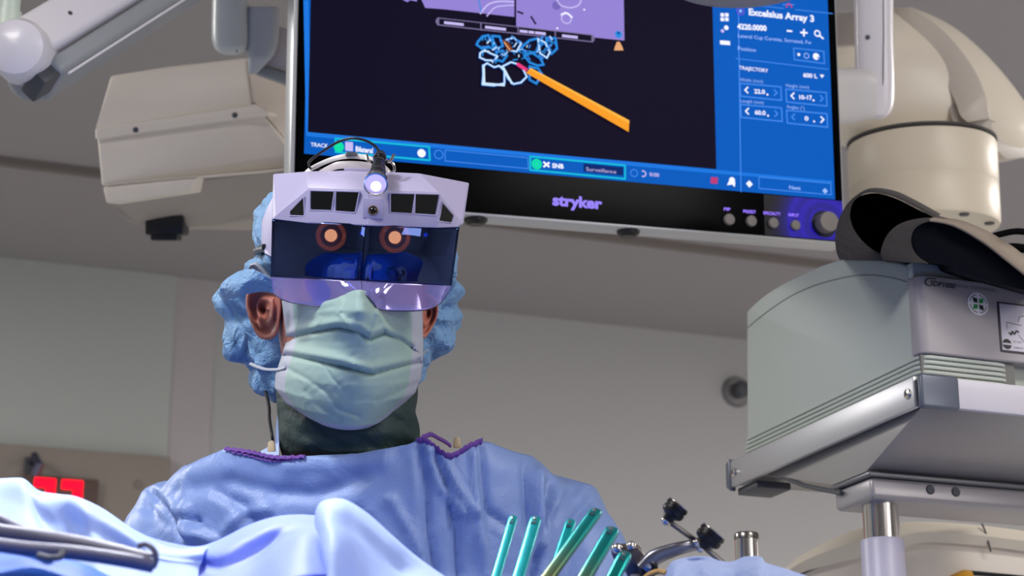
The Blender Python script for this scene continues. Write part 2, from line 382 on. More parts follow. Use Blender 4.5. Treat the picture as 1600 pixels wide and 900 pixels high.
# ================================================================== CEILING ARMS
def lamp_arm():                                   # white arm top left with a round joint
    D = 2.5
    t = empty('ceiling_boom', P(60, 130, D), 'white enamelled jointed arm with a round hub and grey underside at the top left', 'equipment arm')
    a0 = P(40, 85, D); a1 = P(330, -92, D + .3)
    ax = (a1 - a0); L = ax.length; ax.normalize(); dn = (ax.cross(FW)).normalized()
    if dn.z > 0: dn = -dn
    nrm = ax.cross(dn).normalized()
    if nrm.dot(FW) > 0: nrm = -nrm
    fr = frame(a0, ax, nrm, -dn)                     # z = up across the arm, y towards the camera
    G().box(fr, -.01, L, -.05, .03, -.022, .036).build('arm_cover', M_white, t, bevel=.008, bseg=3)
    G().box(fr, -.0, L, -.045, .022, -.052, -.024).build('arm_underside', M_grey, t, bevel=.01, bseg=3)
    G().tube([fr @ Vector((.0, .028, -.058)), fr @ Vector((L, .028, -.058))], .0016, 8).build('cable', M_white, t)
    hub = P(28, 84, D - .03)
    G().lathe(axis_frame(hub + FW * .06, -FW + UP * .1), [(0, 0), (.030, .0), (.038, .004), (.0375, .062), (.033, .072), (.018, .079), (0, .081)], 64).build('hub', M_white, t)
    G().sphere(P(52, 118, D + .03), .032, 20).build('hub_cap', M_grey, t)
    G().box(frame(P(63, 128, D - .004), ax, nrm, -dn), -.016, .020, -.02, .022, -.012, .012).build('hub_seal', M_greyd, t, bevel=.004)
    p = P(12, 20, D)
    G().lathe(axis_frame(p + Vector((0, 0, -.03)), RZ), [(0, 0), (.017, 0), (.017, .03), (.0145, .031), (.0145, .2), (0, .2)], 40).build('stem', mat('frosted_stem', (205, 218, 204), .35), t)
    G().lathe(axis_frame(fr @ Vector((.075, .0301, .005)), nrm), [(0, 0), (.003, 0), (.003, .001), (0, .001)], 10).build('screw', M_greyd, t)
    G().lathe(axis_frame(Vector((a1.x, a1.y, a1.z - .03)), RZ), [(0, 0), (.05, 0), (.05, .04), (.03, .05), (.03, H - a1.z + .029), (0, H - a1.z + .029)], 32).build('ceiling_pole', M_white, t)
lamp_arm()
def mon_arm_left():
    D = 2.95
    t = empty('jointed_boom', P(380, 100, D), 'light grey rounded boom joint hanging from above, left edge of the screen', 'equipment arm')
    def caps(pts, n): return crom(pts, n)
    # pod: rounded vertical body
    rws = []
    for y, l, r in crom([(-160, 334, 386), (-60, 333, 387), (20, 331, 388), (60, 331, 389), (76, 336, 386), (83, 345, 378), (86, 356, 368)], 30):
        cx, hw = (l + r) / 2, (r - l) / 2
        rws.append([P(cx + hw * math.copysign(abs(math.cos(a)) ** .6, math.cos(a)), y, D + .035 * min(1, hw / 27) * math.copysign(abs(math.sin(a)) ** .6, math.sin(a))) for a in [2 * PI * k / 32 for k in range(32)]])
    G().rings(rws).build('pod', mat('pale_green_grey', (196, 202, 202), .35), t, smooth=60)
    rws = []
    for y, l, r in crom([(10, 392, 428), (14, 384, 436), (40, 382, 437), (75, 384, 433), (92, 387, 424), (112, 388, 404), (116, 390, 398)], 26):
        cx, hw = (l + r) / 2, (r - l) / 2
        rws.append([P(cx + hw * math.copysign(abs(math.cos(a)) ** .6, math.cos(a)), y, D + .005 + .03 * min(1, hw / 20) * math.copysign(abs(math.sin(a)) ** .6, math.sin(a))) for a in [2 * PI * k / 32 for k in range(32)]])
    G().rings(rws).build('elbow', mat('blue_grey_plastic', (176, 182, 190), .35), t, smooth=60)
    fr = [P(422, 36, D + .03), P(500, 60, D + .03), P(500, 128, D + .03), P(410, 104, D + .03)]
    G().slab(fr, FW * .04).build('link', mat('link_cream', (214, 206, 206), .4), t, bevel=.005)
    G().slab([P(404, 100, D + .02), P(500, 130, D + .02), P(500, 150, D + .02), P(392, 113, D + .02)], FW * .04).build('link_underside', M_grey, t, bevel=.004)
    G().tube([P(362, -100, D), Vector((P(362, -100, D).x, P(362, -100, D).y, H - .001))], .02, 20).build('ceiling_pole', M_white, t)
    G().tube([P(368, -40, D - .033), P(369, 20, D - .034), P(370, 82, D - .03)], .0007, 6).build('seam', M_line, t)
mon_arm_left()
def mon_arm_right():
    D = 3.02
    t = empty('display_boom', P(1365, 190, D), 'white rounded vertical arm with a hinge at the right edge of the big screen', 'equipment arm')
    rws = []
    for y, l, r in crom([(-200, 1334, 1398), (-60, 1334, 1398), (0, 1334, 1396), (60, 1335, 1396), (120, 1336, 1398), (160, 1338, 1397), (176, 1344, 1392), (186, 1356, 1380)], 30):
        cx, hw = (l + r) / 2, (r - l) / 2
        rws.append([P(cx + hw * math.copysign(abs(math.cos(a)) ** .45, math.cos(a)), y, D + .03 * min(1, hw / 20) * math.copysign(abs(math.sin(a)) ** .6, math.sin(a))) for a in [2 * PI * k / 40 for k in range(40)]])
    G().rings(rws).build('upright', M_white, t, smooth=50)
    for yy in (0,):
        G().tube([P(1380, -60, D - .03), P(1381, 60, D - .031), P(1380, 120, D - .031), P(1377, 176, D - .024)], .0007, 6).build('seam', mat('seam_grey', (120, 118, 118), .6), t)
    rws = []
    for x, a0, a1 in crom([(1290, 106, 195), (1322, 106, 194), (1345, 106, 190), (1362, 108, 186), (1370, 114, 180)], 16):
        cy, hh = (a0 + a1) / 2, (a1 - a0) / 2
        rws.append([P(x, cy + hh * math.copysign(abs(math.cos(a)) ** .5, math.cos(a)), D - .012 + .028 * math.copysign(abs(math.sin(a)) ** .6, math.sin(a))) for a in [2 * PI * k / 36 for k in range(36)]])
    G().rings(rws).build('hinge', mat('hinge_white', (222, 218, 218), .35), t, smooth=50)
    G().lathe(axis_frame(P(1356, 58, D - .031), -FW), [(0, 0), (.0035, 0), (.003, .0015), (0, .0015)], 12).build('screw', M_greyd, t)
    G().slab([P(1296, 21, D + .06), P(1345, 19, D + .06), P(1345, 70, D + .06), P(1296, 72, D + .06)], FW * .03).build('bracket', mat('bracket_cream', (206, 198, 190), .4), t, bevel=.003)
    G().tube([P(1366, -150, D), Vector((P(1366, -150, D).x, P(1366, -150, D).y, H - .001))], .022, 20).build('ceiling_pole', M_white, t)
mon_arm_right()

# ================================================================== BIG SURGICAL SCREEN
def screen():
    D = 2.75
    K = P(889, 200, D)
    X = (RT * 10280 - UP * 708 + FW * FPX).normalized()
    Z = (RT * -22 + UP * 14150 + FW * FPX); Z = (Z - X * Z.dot(X)).normalized()
    Nn = X.cross(Z)
    if Nn.dot(FW) > 0: Nn = -Nn                    # normal towards the viewer
    def uv(x, y): q = onplane(x, y, K, Nn) - K; return q.dot(X), q.dot(Z)
    M = frame(K, X, Z, Nn)                         # local: u right, v up, w out of the screen
    t = empty('surgical_display', K - Z * .3, 'big black framed surgical display showing a navigation screen with an orange rod', 'display')
    u0, _ = uv(455, 200); u1, _ = uv(1316, 200)
    v0 = uv(1000, 352)[1]; v1 = v0 + (u1 - u0) * .61
    G().box(M, u0, u1, v0 - .004, v1, -.045, -.0032).build('casing', mat('silver_casing', (205, 206, 208), .35, .5), t, bevel=.003)
    G().box(M, u0 + .006, u1 - .0035, v0, v1 - .004, -.0035, -.0008).build('bezel', mat('bezel_glass', (3, 3, 5), .2, spec=.06), t, bevel=.0006)
    G().box(M, u0 + .10, u1 - .12, v0 + .05, v1 - .06, -.09, -.044).build('back_cover', M_cream, t, bevel=.01)
    # screen mesh: one object, several glowing inks on layers a fraction of a millimetre apart
    inks = dict(blue=((2, 92, 192), 1.0), dark=((15, 10, 34), 1.0), lite=((28, 120, 226), 1.0), lav=((150, 132, 214), 1.0), white=((235, 238, 255), 1.15),
                line=((70, 140, 240), 1), glow=((40, 140, 225), 1.0), ice=((200, 226, 252), 1.1), orange=((252, 160, 40), 1.0), orange2=((255, 184, 70), 1.0), pink=((240, 60, 130), 1.0),
                cyan=((20, 190, 220), 1), green=((10, 225, 165), 1), navy=((6, 40, 110), 1), tan=((232, 170, 120), 1), brown=((120, 60, 30), 1), purple=((110, 80, 225), 1),
                lavd=((120, 104, 186), 1), lavl=((196, 186, 240), 1.05), red=((190, 60, 120), 1), mist=((150, 184, 250), 1.1), grey=((120, 110, 150), 1), deep=((10, 60, 130), 1.0))
    names = list(inks); ms = [mat('screen_ink_' + k, inks[k][0], .4, emit=inks[k][1]) for k in names]
    g = G(); I = names.index
    def W(u, v, l): return M @ Vector((u, v, .0002 + l * .00035))
    def poly(pts, ink, l, px=True):
        q = [uv(*p) for p in pts] if px else pts
        g.add([W(u, v, l) for u, v in q], [tuple(range(len(q)))], I(ink))
    def line(pts, wpx, ink, l, closed=False, px=True):
        q = [uv(*p) for p in pts] if px else list(pts); hw = wpx * D / FPX / 2
        if closed: q = q + [q[0]]
        for (a, b), (c, d) in zip(q, q[1:]):
            L = math.hypot(c - a, d - b) or 1e-6; dx, dy = (c - a) / L * hw, (d - b) / L * hw; ex, ey = dx * .6, dy * .6
            g.add([W(a - ex - dy, b - ey + dx, l), W(a - ex + dy, b - ey - dx, l), W(c + ex + dy, d + ey - dx, l), W(c + ex - dy, d + ey + dx, l)], [(0, 1, 2, 3)], I(ink))
    def disc(x, y, r, ink, l, hole=0, n=24):
        u, v = uv(x, y); s = D / FPX
        o = [(u + r * s * math.cos(2 * PI * k / n), v + r * s * math.sin(2 * PI * k / n)) for k in range(n)]
        if hole:
            i_ = [(u + hole * s * math.cos(2 * PI * k / n), v + hole * s * math.sin(2 * PI * k / n)) for k in range(n)]
            g.add([W(a, b, l) for a, b in o + i_], [(k, (k + 1) % n, (k + 1) % n + n, k + n) for k in range(n)], I(ink))
        else: g.add([W(a, b, l) for a, b in o], [tuple(range(n))], I(ink))
    def text(s, x0, y0, x1, y1, ink, l, h, bold=.0):
        """text whose baseline runs from pixel (x0,y0) to (x1,y1), cap height h pixels"""
        vs, fs, wd = text2d(s, bold); a = uv(x0, y0); b = uv(x1, y1); L = math.hypot(b[0] - a[0], b[1] - a[1])
        sx = L / wd; sy = h * D / FPX / .7; dx, dy = (b[0] - a[0]) / L, (b[1] - a[1]) / L
        g.add([W(a[0] + x * sx * dx - y * sy * dy, a[1] + x * sx * dy + y * sy * dx, l) for x, y in vs], fs, I(ink))
    ua, vb = uv(475, 240); ub, _ = uv(1300, 200); vb2 = uv(890, 276)[1]; vt = v1 - .025
    poly([(ua, vb2 - .0), (ub + .0005, vb2), (ub + .0005, vt), (ua, vt)], 'blue', 0, False)
    # left bright strip and main dark viewport
    poly([(474, 0), (482, 0), (486, 208), (478, 208)], 'lite', 1)
    uL = uv(483, 100)[0]; uR = uv(1115, 100)[0]
    vB = uv(800, 236)[1]
    poly([(uL, vB), (uR, vB), (uR, vt - .02), (uL, vt - .02)], 'dark', 2, False)
    poly([(478, 206), (484, 207), (1122, 266), (1300, 283), (1300, 286), (1122, 272), (478, 213)], 'lite', 3)
    # fluoroscopy panes
    def jit(k): return random.uniform(-k, k)
    poly([(640, -60), (803, -60), (803, 27), (693, 15), (664, 13), (655, -6)], 'lav', 4)
    poly([(806, -60), (973, -60), (975, 64), (926, 59), (925, 55), (806, 45)], 'lav', 4)
    poly([(628, 0), (650, -12), (651, 3), (640, 1), (636, 4)], 'lav', 4)
    for k in range(16):                                   # mottled x-ray shading inside the panes
        x, y = random.uniform(675, 790), random.uniform(-30, 8); r = random.uniform(4, 11)
        disc(x, min(y, 14 - r), r, random.choice(['lavd', 'lav', 'lav']), 5 + k * .03)
    for k in range(16):
        x, y = random.uniform(818, 960), random.uniform(-30, 35); r = random.uniform(4, 10)
        disc(x, y, r, random.choice(['lavd', 'lav', 'lav']), 5 + k * .03)
    line(crom([(750, 22), (762, 8), (780, 3), (802, 4)], 12), 2.6, 'lavl', 6)
    line(crom([(760, 26), (772, 13), (786, 10), (802, 9)], 12), 2.0, 'lavl', 6)
    line([(742, -10), (748, 4), (751, 20)], 2, 'glow', 6)
    line(crom([(868, -4), (874, 8), (890, 13), (904, 8), (908, -4)], 14), 2.4, 'lavl', 6)
    disc(884, 30, 9, 'lavl', 6, 7); line(crom([(876, 24), (884, 21), (893, 28)], 6), 2.6, 'white', 7)
    line([(829, 27), (836, 38)], 3.2, 'dark', 6); line([(808, 19), (816, 22)], 3.2, 'dark', 6); disc(870, 45, 1.6, 'white', 6); disc(912, 16, 1.5, 'white', 6)
    line([(804.5, -40), (804.5, 45)], 2, 'dark', 6)
    # tool pill bar
    def along(x): return 35 + (x - 683) * (62 - 35) / (925 - 683)
    line([(686, 35), (922, 61)], 13, 'grey', 8); disc(686, 35, 6.5, 'grey', 8); disc(922, 61, 6.5, 'grey', 8)
    line([(688, 35.2), (920, 60.8)], 9.5, 'deep', 9); line([(688, 35.2), (920, 60.8)], 9.5, 'dark', 9.5)
    for a, b in ((694, 722), (758, 788), (812, 822), (826, 832), (836, 850), (878, 900)): line([(a, along(a) + .5), (b, along(b) + .5)], 4.5, 'lavl', 10)
    for a in (750, 808, 866): line([(a, along(a) - 5), (a + .5, along(a) + 6)], 2, 'grey', 10)
    # vertebra outlines
    V = [[(745, 66), (752, 58), (762, 57), (768, 66), (772, 80), (764, 76), (752, 78), (744, 72)], [(768, 58), (780, 58), (784, 74), (776, 78), (770, 68)],
         [(748, 84), (756, 80), (766, 86), (776, 90), (770, 97), (758, 95), (748, 92)], [(774, 84), (784, 80), (790, 88), (784, 98), (774, 94)],
         [(753, 104), (760, 101), (770, 106), (778, 104), (786, 112), (787, 132), (770, 136), (753, 134), (754, 118)],
         [(782, 106), (796, 98), (806, 102), (815, 108), (822, 122), (812, 130), (800, 133), (792, 124)],
         [(790, 64), (800, 60), (812, 70), (806, 82), (796, 80)], [(812, 76), (826, 64), (838, 62), (846, 70), (836, 82), (822, 86)],
         [(838, 62), (850, 68), (858, 84), (852, 92), (842, 84)], [(852, 60), (866, 62), (869, 78), (860, 86), (854, 74)],
         [(818, 88), (830, 84), (842, 92), (848, 102), (838, 104), (826, 100)], [(826, 106), (840, 108), (846, 118), (836, 132), (826, 126)]]
    for k, v in enumerate(V):
        pl = [(x + jit(.8), y + jit(.8)) for x, y in v]
        line(pl, 5.0, 'deep', 11 + k * .04, True); line(pl, 3.2, 'glow', 12 + k * .04, True)
        if k in (4, 5, 8, 2, 6): line(pl, 2.4, 'ice', 13 + k * .04, True)
    for k in range(90):
        x, y = random.uniform(752, 864), random.uniform(60, 98 if k % 2 else 84)
        if y > 84 and (x > 848 or x < 760): continue
        line([(x, y), (x + jit(7), y + jit(6))], 1.3 + random.random(), random.choice(['glow', 'glow', 'ice', 'line']), 13.6)
    for a in (((752, 132), (786, 135)), ((785, 108), (798, 132)), ((754, 104), (755, 134))): line(a, 3.4, 'ice', 14)
    poly([(783, 64), (792, 66), (800, 80), (792, 83)], 'brown', 14.3); line([(786, 68), (795, 80)], 2, 'tan', 14.6)
    line([(808, 103), (820, 111)], 6, 'pink', 15); disc(808, 103, 3, 'pink', 15)
    poly([(820, 116), (827, 108), (981, 190), (980, 208)], 'orange', 15.5); poly([(825, 110), (827, 108), (981, 190), (981, 195)], 'orange2', 16)
    disc(965, 55, 6, 'glow', 9); disc(965, 53, 2, 'navy', 9.5); poly([(958, 80), (960, 72), (965, 67), (970, 72), (973, 80)], 'tan', 9.2); disc(965, 70, 4, 'tan', 9.3)
    # bottom bar
    text('TRACK', 485, 229, 512, 231.5, 'white', 4, 6, .01)
    disc(529, 230, 8, 'green', 5); poly([(539, 222), (551, 223), (551, 237), (539, 236)], 'lavl', 5); text('Bilateral', 555, 237, 582, 240, 'white', 5, 8, .03)
    line([(524, 217), (670, 230), (671, 251), (524, 238)], 3, 'cyan', 4, True); disc(658, 240, 6.5, 'white', 5)
    disc(685, 242, 7.5, 'line', 5, 6); line([(695, 235), (824, 247), (825, 264), (695, 252)], 1.4, 'line', 4, True)
    line([(828, 245), (976, 259), (976, 280), (828, 266)], 3, 'cyan', 4, True); disc(838, 257, 8.5, 'green', 5); disc(838, 257, 5, 'cyan', 5.5, 4)
    line([(849, 254), (857, 261)], 3, 'white', 5); line([(849, 261), (857, 255)], 3, 'white', 5); text('SNB', 862, 262.5, 880, 264, 'white', 5, 7, .04)
    poly([(911, 256), (973, 262), (973, 275), (911, 269)], 'navy', 5); text('Surveillance', 915, 267.5, 962, 272, 'lavl', 6, 6)
    disc(990, 271, 6.5, 'line', 5, 5); disc(1004, 272, 5.5, 'lavl', 5, 3.5); poly([(997, 264), (1002, 264), (1002, 279), (997, 279)], 'blue', 5.5); text('0:00', 1014, 275.5, 1029, 277, 'lavl', 5, 6, .02)
    poly([(1110, 277), (1121, 278), (1120, 288), (1109, 287)], 'red', 5)
    disc(1143, 282, 5, 'white', 5); poly([(1135, 290), (1139, 281), (1148, 285), (1147, 293), (1143, 289)], 'white', 5.2)
    disc(1170, 288, 6, 'white', 5, 0, 4)
    line([(1153, 20), (1157, 300)], 1.8, 'line', 4); line([(1185, 277), (1297, 287), (1298, 305), (1185, 295)], 1.6, 'line', 5, True)
    text('Next', 1232, 296, 1250, 297.5, 'mist', 6, 6, .02); disc(1288, 299, 5, 'mist', 6, 0, 4)
    # side bar
    disc(1130, 4, 7, 'white', 5); [poly([(1125 + a * 7, 21 + b * 7), (1130.5 + a * 7, 21.5 + b * 7), (1130.5 + a * 7, 27 + b * 7), (1125 + a * 7, 26.5 + b * 7)], 'white', 5) for a in (0, 1) for b in (0, 1)]
    disc(1134, 44, 4, 'white', 5); disc(1128, 49, 3, 'lavl', 5); line([(1126, 67), (1138, 68)], 7, 'white', 5)
    line([(1150, 6), (1300, 22)], 1.5, 'line', 5); line([(1222, 8), (1240, 8)], 2, 'line', 5); disc(1232, 11, 6, 'red', 5, 3); poly([(1224, 12), (1241, 13), (1241, 20), (1224, 19)], 'blue', 5.5)
    disc(1156, 18, 7, 'purple', 6, 5); disc(1156, 18, 2.6, 'mist', 6)
    text('Excelsius Array 3', 1169, 24, 1271, 35, 'white', 6, 11, .035)
    text('4220.0000', 1151, 46, 1197, 49, 'white', 6, 9, .04)
    text('Lateral Cup Curette, Serrated, Fw', 1152, 59, 1267, 70, 'mist', 6, 6, .01)
    line([(1229, 49), (1236, 49.6)], 3, 'white', 6); line([(1250, 51.5), (1260, 52.3)], 3, 'white', 6); line([(1255, 47), (1255, 57)], 3, 'white', 6)
    disc(1276, 53, 6, 'white', 6, 3.6); line([(1280, 57), (1285, 61)], 3, 'white', 6)
    text('Position', 1152, 79, 1180, 82, 'mist', 6, 6.5, .01)
    line([(1239, 76), (1286, 81), (1287, 100), (1240, 94)], 2, 'line', 6, True); disc(1247, 86, 2.6, 'white', 6); disc(1259, 88, 5, 'mist', 6, 3.6); disc(1274, 89, 6, 'white', 6, 0, 9); disc(1277, 91, 1.6, 'blue', 6.5)
    line([(1149, 92), (1293, 109)], 1.5, 'line', 5)
    text('TRAJECTORY', 1154, 109, 1199, 114, 'white', 6, 6, .015); text('600 L', 1254, 121, 1276, 123, 'white', 6, 7, .03); poly([(1280, 117), (1287, 118), (1283, 123)], 'white', 6)
    for (x, y, s, lab, val, lx) in ((1155, 131, 64, 'Width (mm)', '22.0', 1), (1227, 140, 63, 'Height (mm)', '10-17', 1), (1156, 164, 64, 'Length (mm)', '60.0', 1), (1228, 173, 63, 'Angles (°)', '0', 0)):
        k = 5.5 if s == 64 else 5.5
        line([(x, y), (x + s, y + k), (x + s + 1, y + k + 21), (x + 1, y + 20)], 2.2, 'line', 6, True)
        text(lab, x, y - 3.5, x + (36 if lx else 28), y - .5, 'mist', 6, 5.5)
        wv = {'22.0': 17, '10-17': 20, '60.0': 17, '0': 6}[val]; xc = x + 31
        text(val, xc - wv / 2, y + 15.5, xc + wv / 2, y + 16.5, 'white', 6, 7, .03); disc(x + 43, y + 17.5, 1.7, 'white', 6)
        for sx, xx, yy in ((1, x + 10, y + 10.5), (-1, x + 56, y + 14.5)):
            ink = 'white' if (sx == 1) == bool(lx) else 'line'
            line([(xx + 2.5 * sx, yy - 4.5), (xx - 2 * sx, yy), (xx + 2.5 * sx, yy + 4.5)], 2.4, ink, 6)
    g.build('screen', ms, t, smooth=0, recalc=False)
    # maker's word on the bezel, soft keys, knob and its light
    g = G()
    def btext(s, x0, y0, x1, y1, h, bold):
        vs, fs, wd = text2d(s, bold); a = uv(x0, y0); b = uv(x1, y1); L = math.hypot(b[0] - a[0], b[1] - a[1]); sx = L / wd; sy = h * D / FPX / .7; dx, dy = (b[0] - a[0]) / L, (b[1] - a[1]) / L
        g.add([W(a[0] + x * sx * dx - y * sy * dy, a[1] + x * sx * dy + y * sy * dx, 1) for x, y in vs], fs)
    btext('stryker', 863, 320, 941, 326.5, 16.5, .045)
    g.build('logo', mat('logo_glow', (150, 130, 245), emit=1.1), t, smooth=0, recalc=False)
    g = G()
    for s, xc, y, wd in (('PIP', 1136, 329, 10), ('PRESET', 1171, 332.5, 20), ('SPECIALTY', 1206, 335, 27), ('INPUT', 1240, 338, 16)):
        btext(s, xc - wd / 2, y, xc + wd / 2, y + wd * .07, 5, .02)
    g.build('key_labels', mat('label_glow', (140, 110, 235), emit=1.7), t, smooth=0, recalc=False)
    for x, y, r in ((1138.5, 343.5, 9.5), (1173, 346, 9.2), (1207.5, 349, 9), (1242, 352.5, 8.6)):
        u, v = uv(x, y); s = r * D / FPX
        G().lathe(M @ Matrix.Translation((u, v, 0)), [(0, -.001), (s, -.001), (s, .003), (s * .85, .0045), (0, .0047)], 28).build('button', mat('button_grey', (112, 106, 102), .45), t)
    u, v = uv(1288, 350); s = 17 * D / FPX
    kn = G().lathe(M @ Matrix.Translation((u, v, 0)), [(0, .0), (s, .0), (s, .014), (s * .93, .0165), (0, .017)], 48).build('knob', mat('knob_grey', (118, 111, 107), .45), t)
    # ring-shaped light guide behind the knob: radial falloff of an LED
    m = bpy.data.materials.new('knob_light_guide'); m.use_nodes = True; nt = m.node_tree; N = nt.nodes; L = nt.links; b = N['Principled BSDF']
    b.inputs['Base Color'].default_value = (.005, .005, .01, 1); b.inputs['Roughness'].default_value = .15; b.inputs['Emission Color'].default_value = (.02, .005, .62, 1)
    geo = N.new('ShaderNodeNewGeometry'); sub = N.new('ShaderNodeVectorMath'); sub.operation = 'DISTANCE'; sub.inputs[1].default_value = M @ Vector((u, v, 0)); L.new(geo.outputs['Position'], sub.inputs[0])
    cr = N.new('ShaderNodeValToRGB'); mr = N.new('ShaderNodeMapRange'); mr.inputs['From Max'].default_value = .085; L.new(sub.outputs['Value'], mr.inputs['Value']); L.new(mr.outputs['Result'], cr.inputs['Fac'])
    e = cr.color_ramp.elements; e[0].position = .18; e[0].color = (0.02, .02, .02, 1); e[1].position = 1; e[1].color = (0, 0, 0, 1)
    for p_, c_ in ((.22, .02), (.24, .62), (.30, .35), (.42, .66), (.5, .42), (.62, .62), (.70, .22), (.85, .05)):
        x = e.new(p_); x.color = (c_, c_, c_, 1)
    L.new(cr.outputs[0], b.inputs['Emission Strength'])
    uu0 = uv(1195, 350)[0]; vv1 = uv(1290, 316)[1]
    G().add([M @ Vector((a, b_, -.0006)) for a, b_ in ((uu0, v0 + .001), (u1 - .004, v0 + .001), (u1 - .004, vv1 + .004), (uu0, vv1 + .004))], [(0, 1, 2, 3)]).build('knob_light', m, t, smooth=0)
    for x, y in ((750, 338), (990, 357)):
        u = uv(x, y)[0]
        G().lathe(frame(M @ Vector((u, v0 - .012, -.02)), X, -Nn, Z), [(0, 0), (.010, 0), (.015, .004), (.016, .008), (0, .009)], 24).build('rubber_foot', M_black, t)
    zc = v1 - .05
    G().tube([M @ Vector((0, zc - .2, -.08)), M @ Vector((0, zc - .2, -.2)), M @ Vector((0, zc + .05, -.2)), Vector(((M @ Vector((0, zc, -.2))).x, (M @ Vector((0, zc, -.2))).y, H - .001))], .03, 20).build('mount_pole', M_white, t)
screen()
# light head just dipping into the top of the frame
def light_head():
    c = P(1160, -75, 2.2)
    t = empty('surgical_light', c, 'grey round light head just dipping into the top edge above the screen', 'surgical light')
    r = .085
    G().lathe(axis_frame(c, (UP * .985 + FW * .2).normalized()), [(0, -.0395), (r * .75, -.0395), (r * .92, -.036), (r, -.026), (r, -.01), (r * .8, .02), (r * .3, .04), (0, .042)], 64).build('housing', mat('lamp_grey', (150, 146, 148), .35), t)
    q = c + UP * .03
    G().tube([q, q + UP * .08, Vector((q.x, q.y + .02, H - .001))], .014, 16).build('stem', M_white, t)
light_head()

# ================================================================== PRINTER ON ITS SHELF
KC = P(1440, 640, 2.3)                              # near lower corner of the shelf
SM = frame(KC, RB, RA, RZ)                          # x along the front, y towards the back, z up
def s_side(x, y, off=0): q = onplane(x, y, KC + RB * off, RB) - KC; return q.dot(RA), q.z
def s_front(x, y, off=0): q = onplane(x, y, KC + RA * off, RA) - KC; return q.dot(RB), q.z
SIDE = frame(KC, RA, RZ, RB)                        # (along the side, up, across)
FRONT = frame(KC, RB, RZ, -RA)                      # (along the front, up, out)
def cart():
    t = empty('equipment_cart', Vector((KC.x + .15, KC.y + .2, 0)), 'aluminium equipment cart shelf on a two-tone metal column, holding the printer', 'cart')
    Wd, Dp = .40, .462
    G().box(SM, .003, Wd, .001, Dp - .001, .006, .030).build('shelf', mat('shelf_pan', (150, 148, 148), .32, .4), t, bevel=.002)
    G().prism(SIDE, [(.0, .002), (Dp, .002), (Dp, .0385), (.0, .0385)], -.009, -.0018).build('side_rail', M_alu, t, bevel=.002)
    G().box(SM, .042, Wd, -.012, -.004, .002, .037).build('front_rail', mat('lilac_rail', (206, 202, 212), .4), t, bevel=.0015)
    G().box(SM, -.0075, .044, -.013, -.0035, -.001, .040).build('corner_bracket', mat('slate_bracket', (98, 104, 118), .35, .2), t, bevel=.005, bseg=4)
    G().prism(SIDE, [(Dp - .004, -.003), (Dp + .008, .004), (Dp + .008, .036), (Dp - .004, .041)], -.011, -.0015).build('end_cap', mat('slate_bracket', (98, 104, 118)), t, bevel=.002)
    G().box(SM, .0, .05, Dp - .06, Dp - .004, -.008, .002).build('rear_foot', M_greyd, t, bevel=.002)
    for s in (.012, Dp - .014):
        G().lathe(SIDE @ Matrix.Translation((s, .020, -.0092)) @ Matrix.Rotation(PI, 4, 'X'), [(0, 0), (.0062, 0), (.0055, .002), (.0025, .0026), (.0025, .0012), (0, .0012)], 20).build('rail_screw', M_chrome, t)
    # pan under the shelf: two sloping planes down to the bracket
    pz = -.052
    g = G(); a = [(.005, .005), (Wd, .005), (Wd, Dp - .02), (.008, Dp - .07)]; b_ = [(.004, .135), (Wd, .135), (Wd, .22), (.004, .215)]
    g.rings([[SM @ Vector((x, y, .006)) for x, y in a], [SM @ Vector((x, y, -.043)) for x, y in b_]]); g.build('under_pan', mat('pan_grey', (166, 162, 160), .33, .35), t, bevel=.002)
    # bracket and column, placed under the pan
    def cp(x, y, d): return P(x, y, d)
    cb = P(1378, 840, 2.42)
    ztop = P(1378, 786, 2.42).z; zmid = P(1378, 844, 2.42).z; r1 = 33 * 2.42 / FPX / 1.0
    CM = frame(Vector((cb.x, cb.y, 0)), RB, RA, RZ)
    G().box(CM, -.030, .30, -.032, .055, ztop, ztop + .026).build('bracket', mat('bracket_grey', (168, 164, 166), .35, .3), t, bevel=.006, bseg=3)
    G().box(CM, -.034, .32, -.036, .060, ztop + .0262, ztop + .0315).build('bracket_plate', mat('plate_grey', (120, 120, 124), .35, .3), t, bevel=.002)
    for dx in (.05, .085):
        G().lathe(frame(CM @ Vector((dx, -.0325, ztop + .016)), RB, RZ, -RA), [(0, 0), (.006, 0), (.005, .001), (0, .001)], 16).build('bracket_screw', M_greyd, t)
    G().tube([SM @ Vector((.012, Dp - .10, .0)), SM @ Vector((.004, Dp - .18, -.030)), CM @ Vector((-.034, .03, ztop + .018))], .003, 10).build('cable', M_greyd, t)
    G().lathe(CM, [(0, zmid - .01), (.0215, zmid - .01), (.0215, ztop + .001), (0, ztop + .001)], 48).build('chrome_column', M_chrome, t)
    G().lathe(CM, [(0, .10), (.0255, .10), (.0255, zmid - .003), (.024, zmid), (0, zmid)], 48).build('column', mat('lilac_column', (176, 172, 192), .4), t)
    G().box(CM, -.06, .40, -.20, .28, .05, .10).build('base', M_greyd, t, bevel=.02)
    for sx in (-.03, .37):
        for sy in (-.16, .24): G().lathe(frame(CM @ Vector((sx - .015, sy, .03)), RZ, RA, RB), [(0, 0), (.0295, 0), (.0295, .03), (0, .03)], 24).build('caster', M_black, t)
cart()
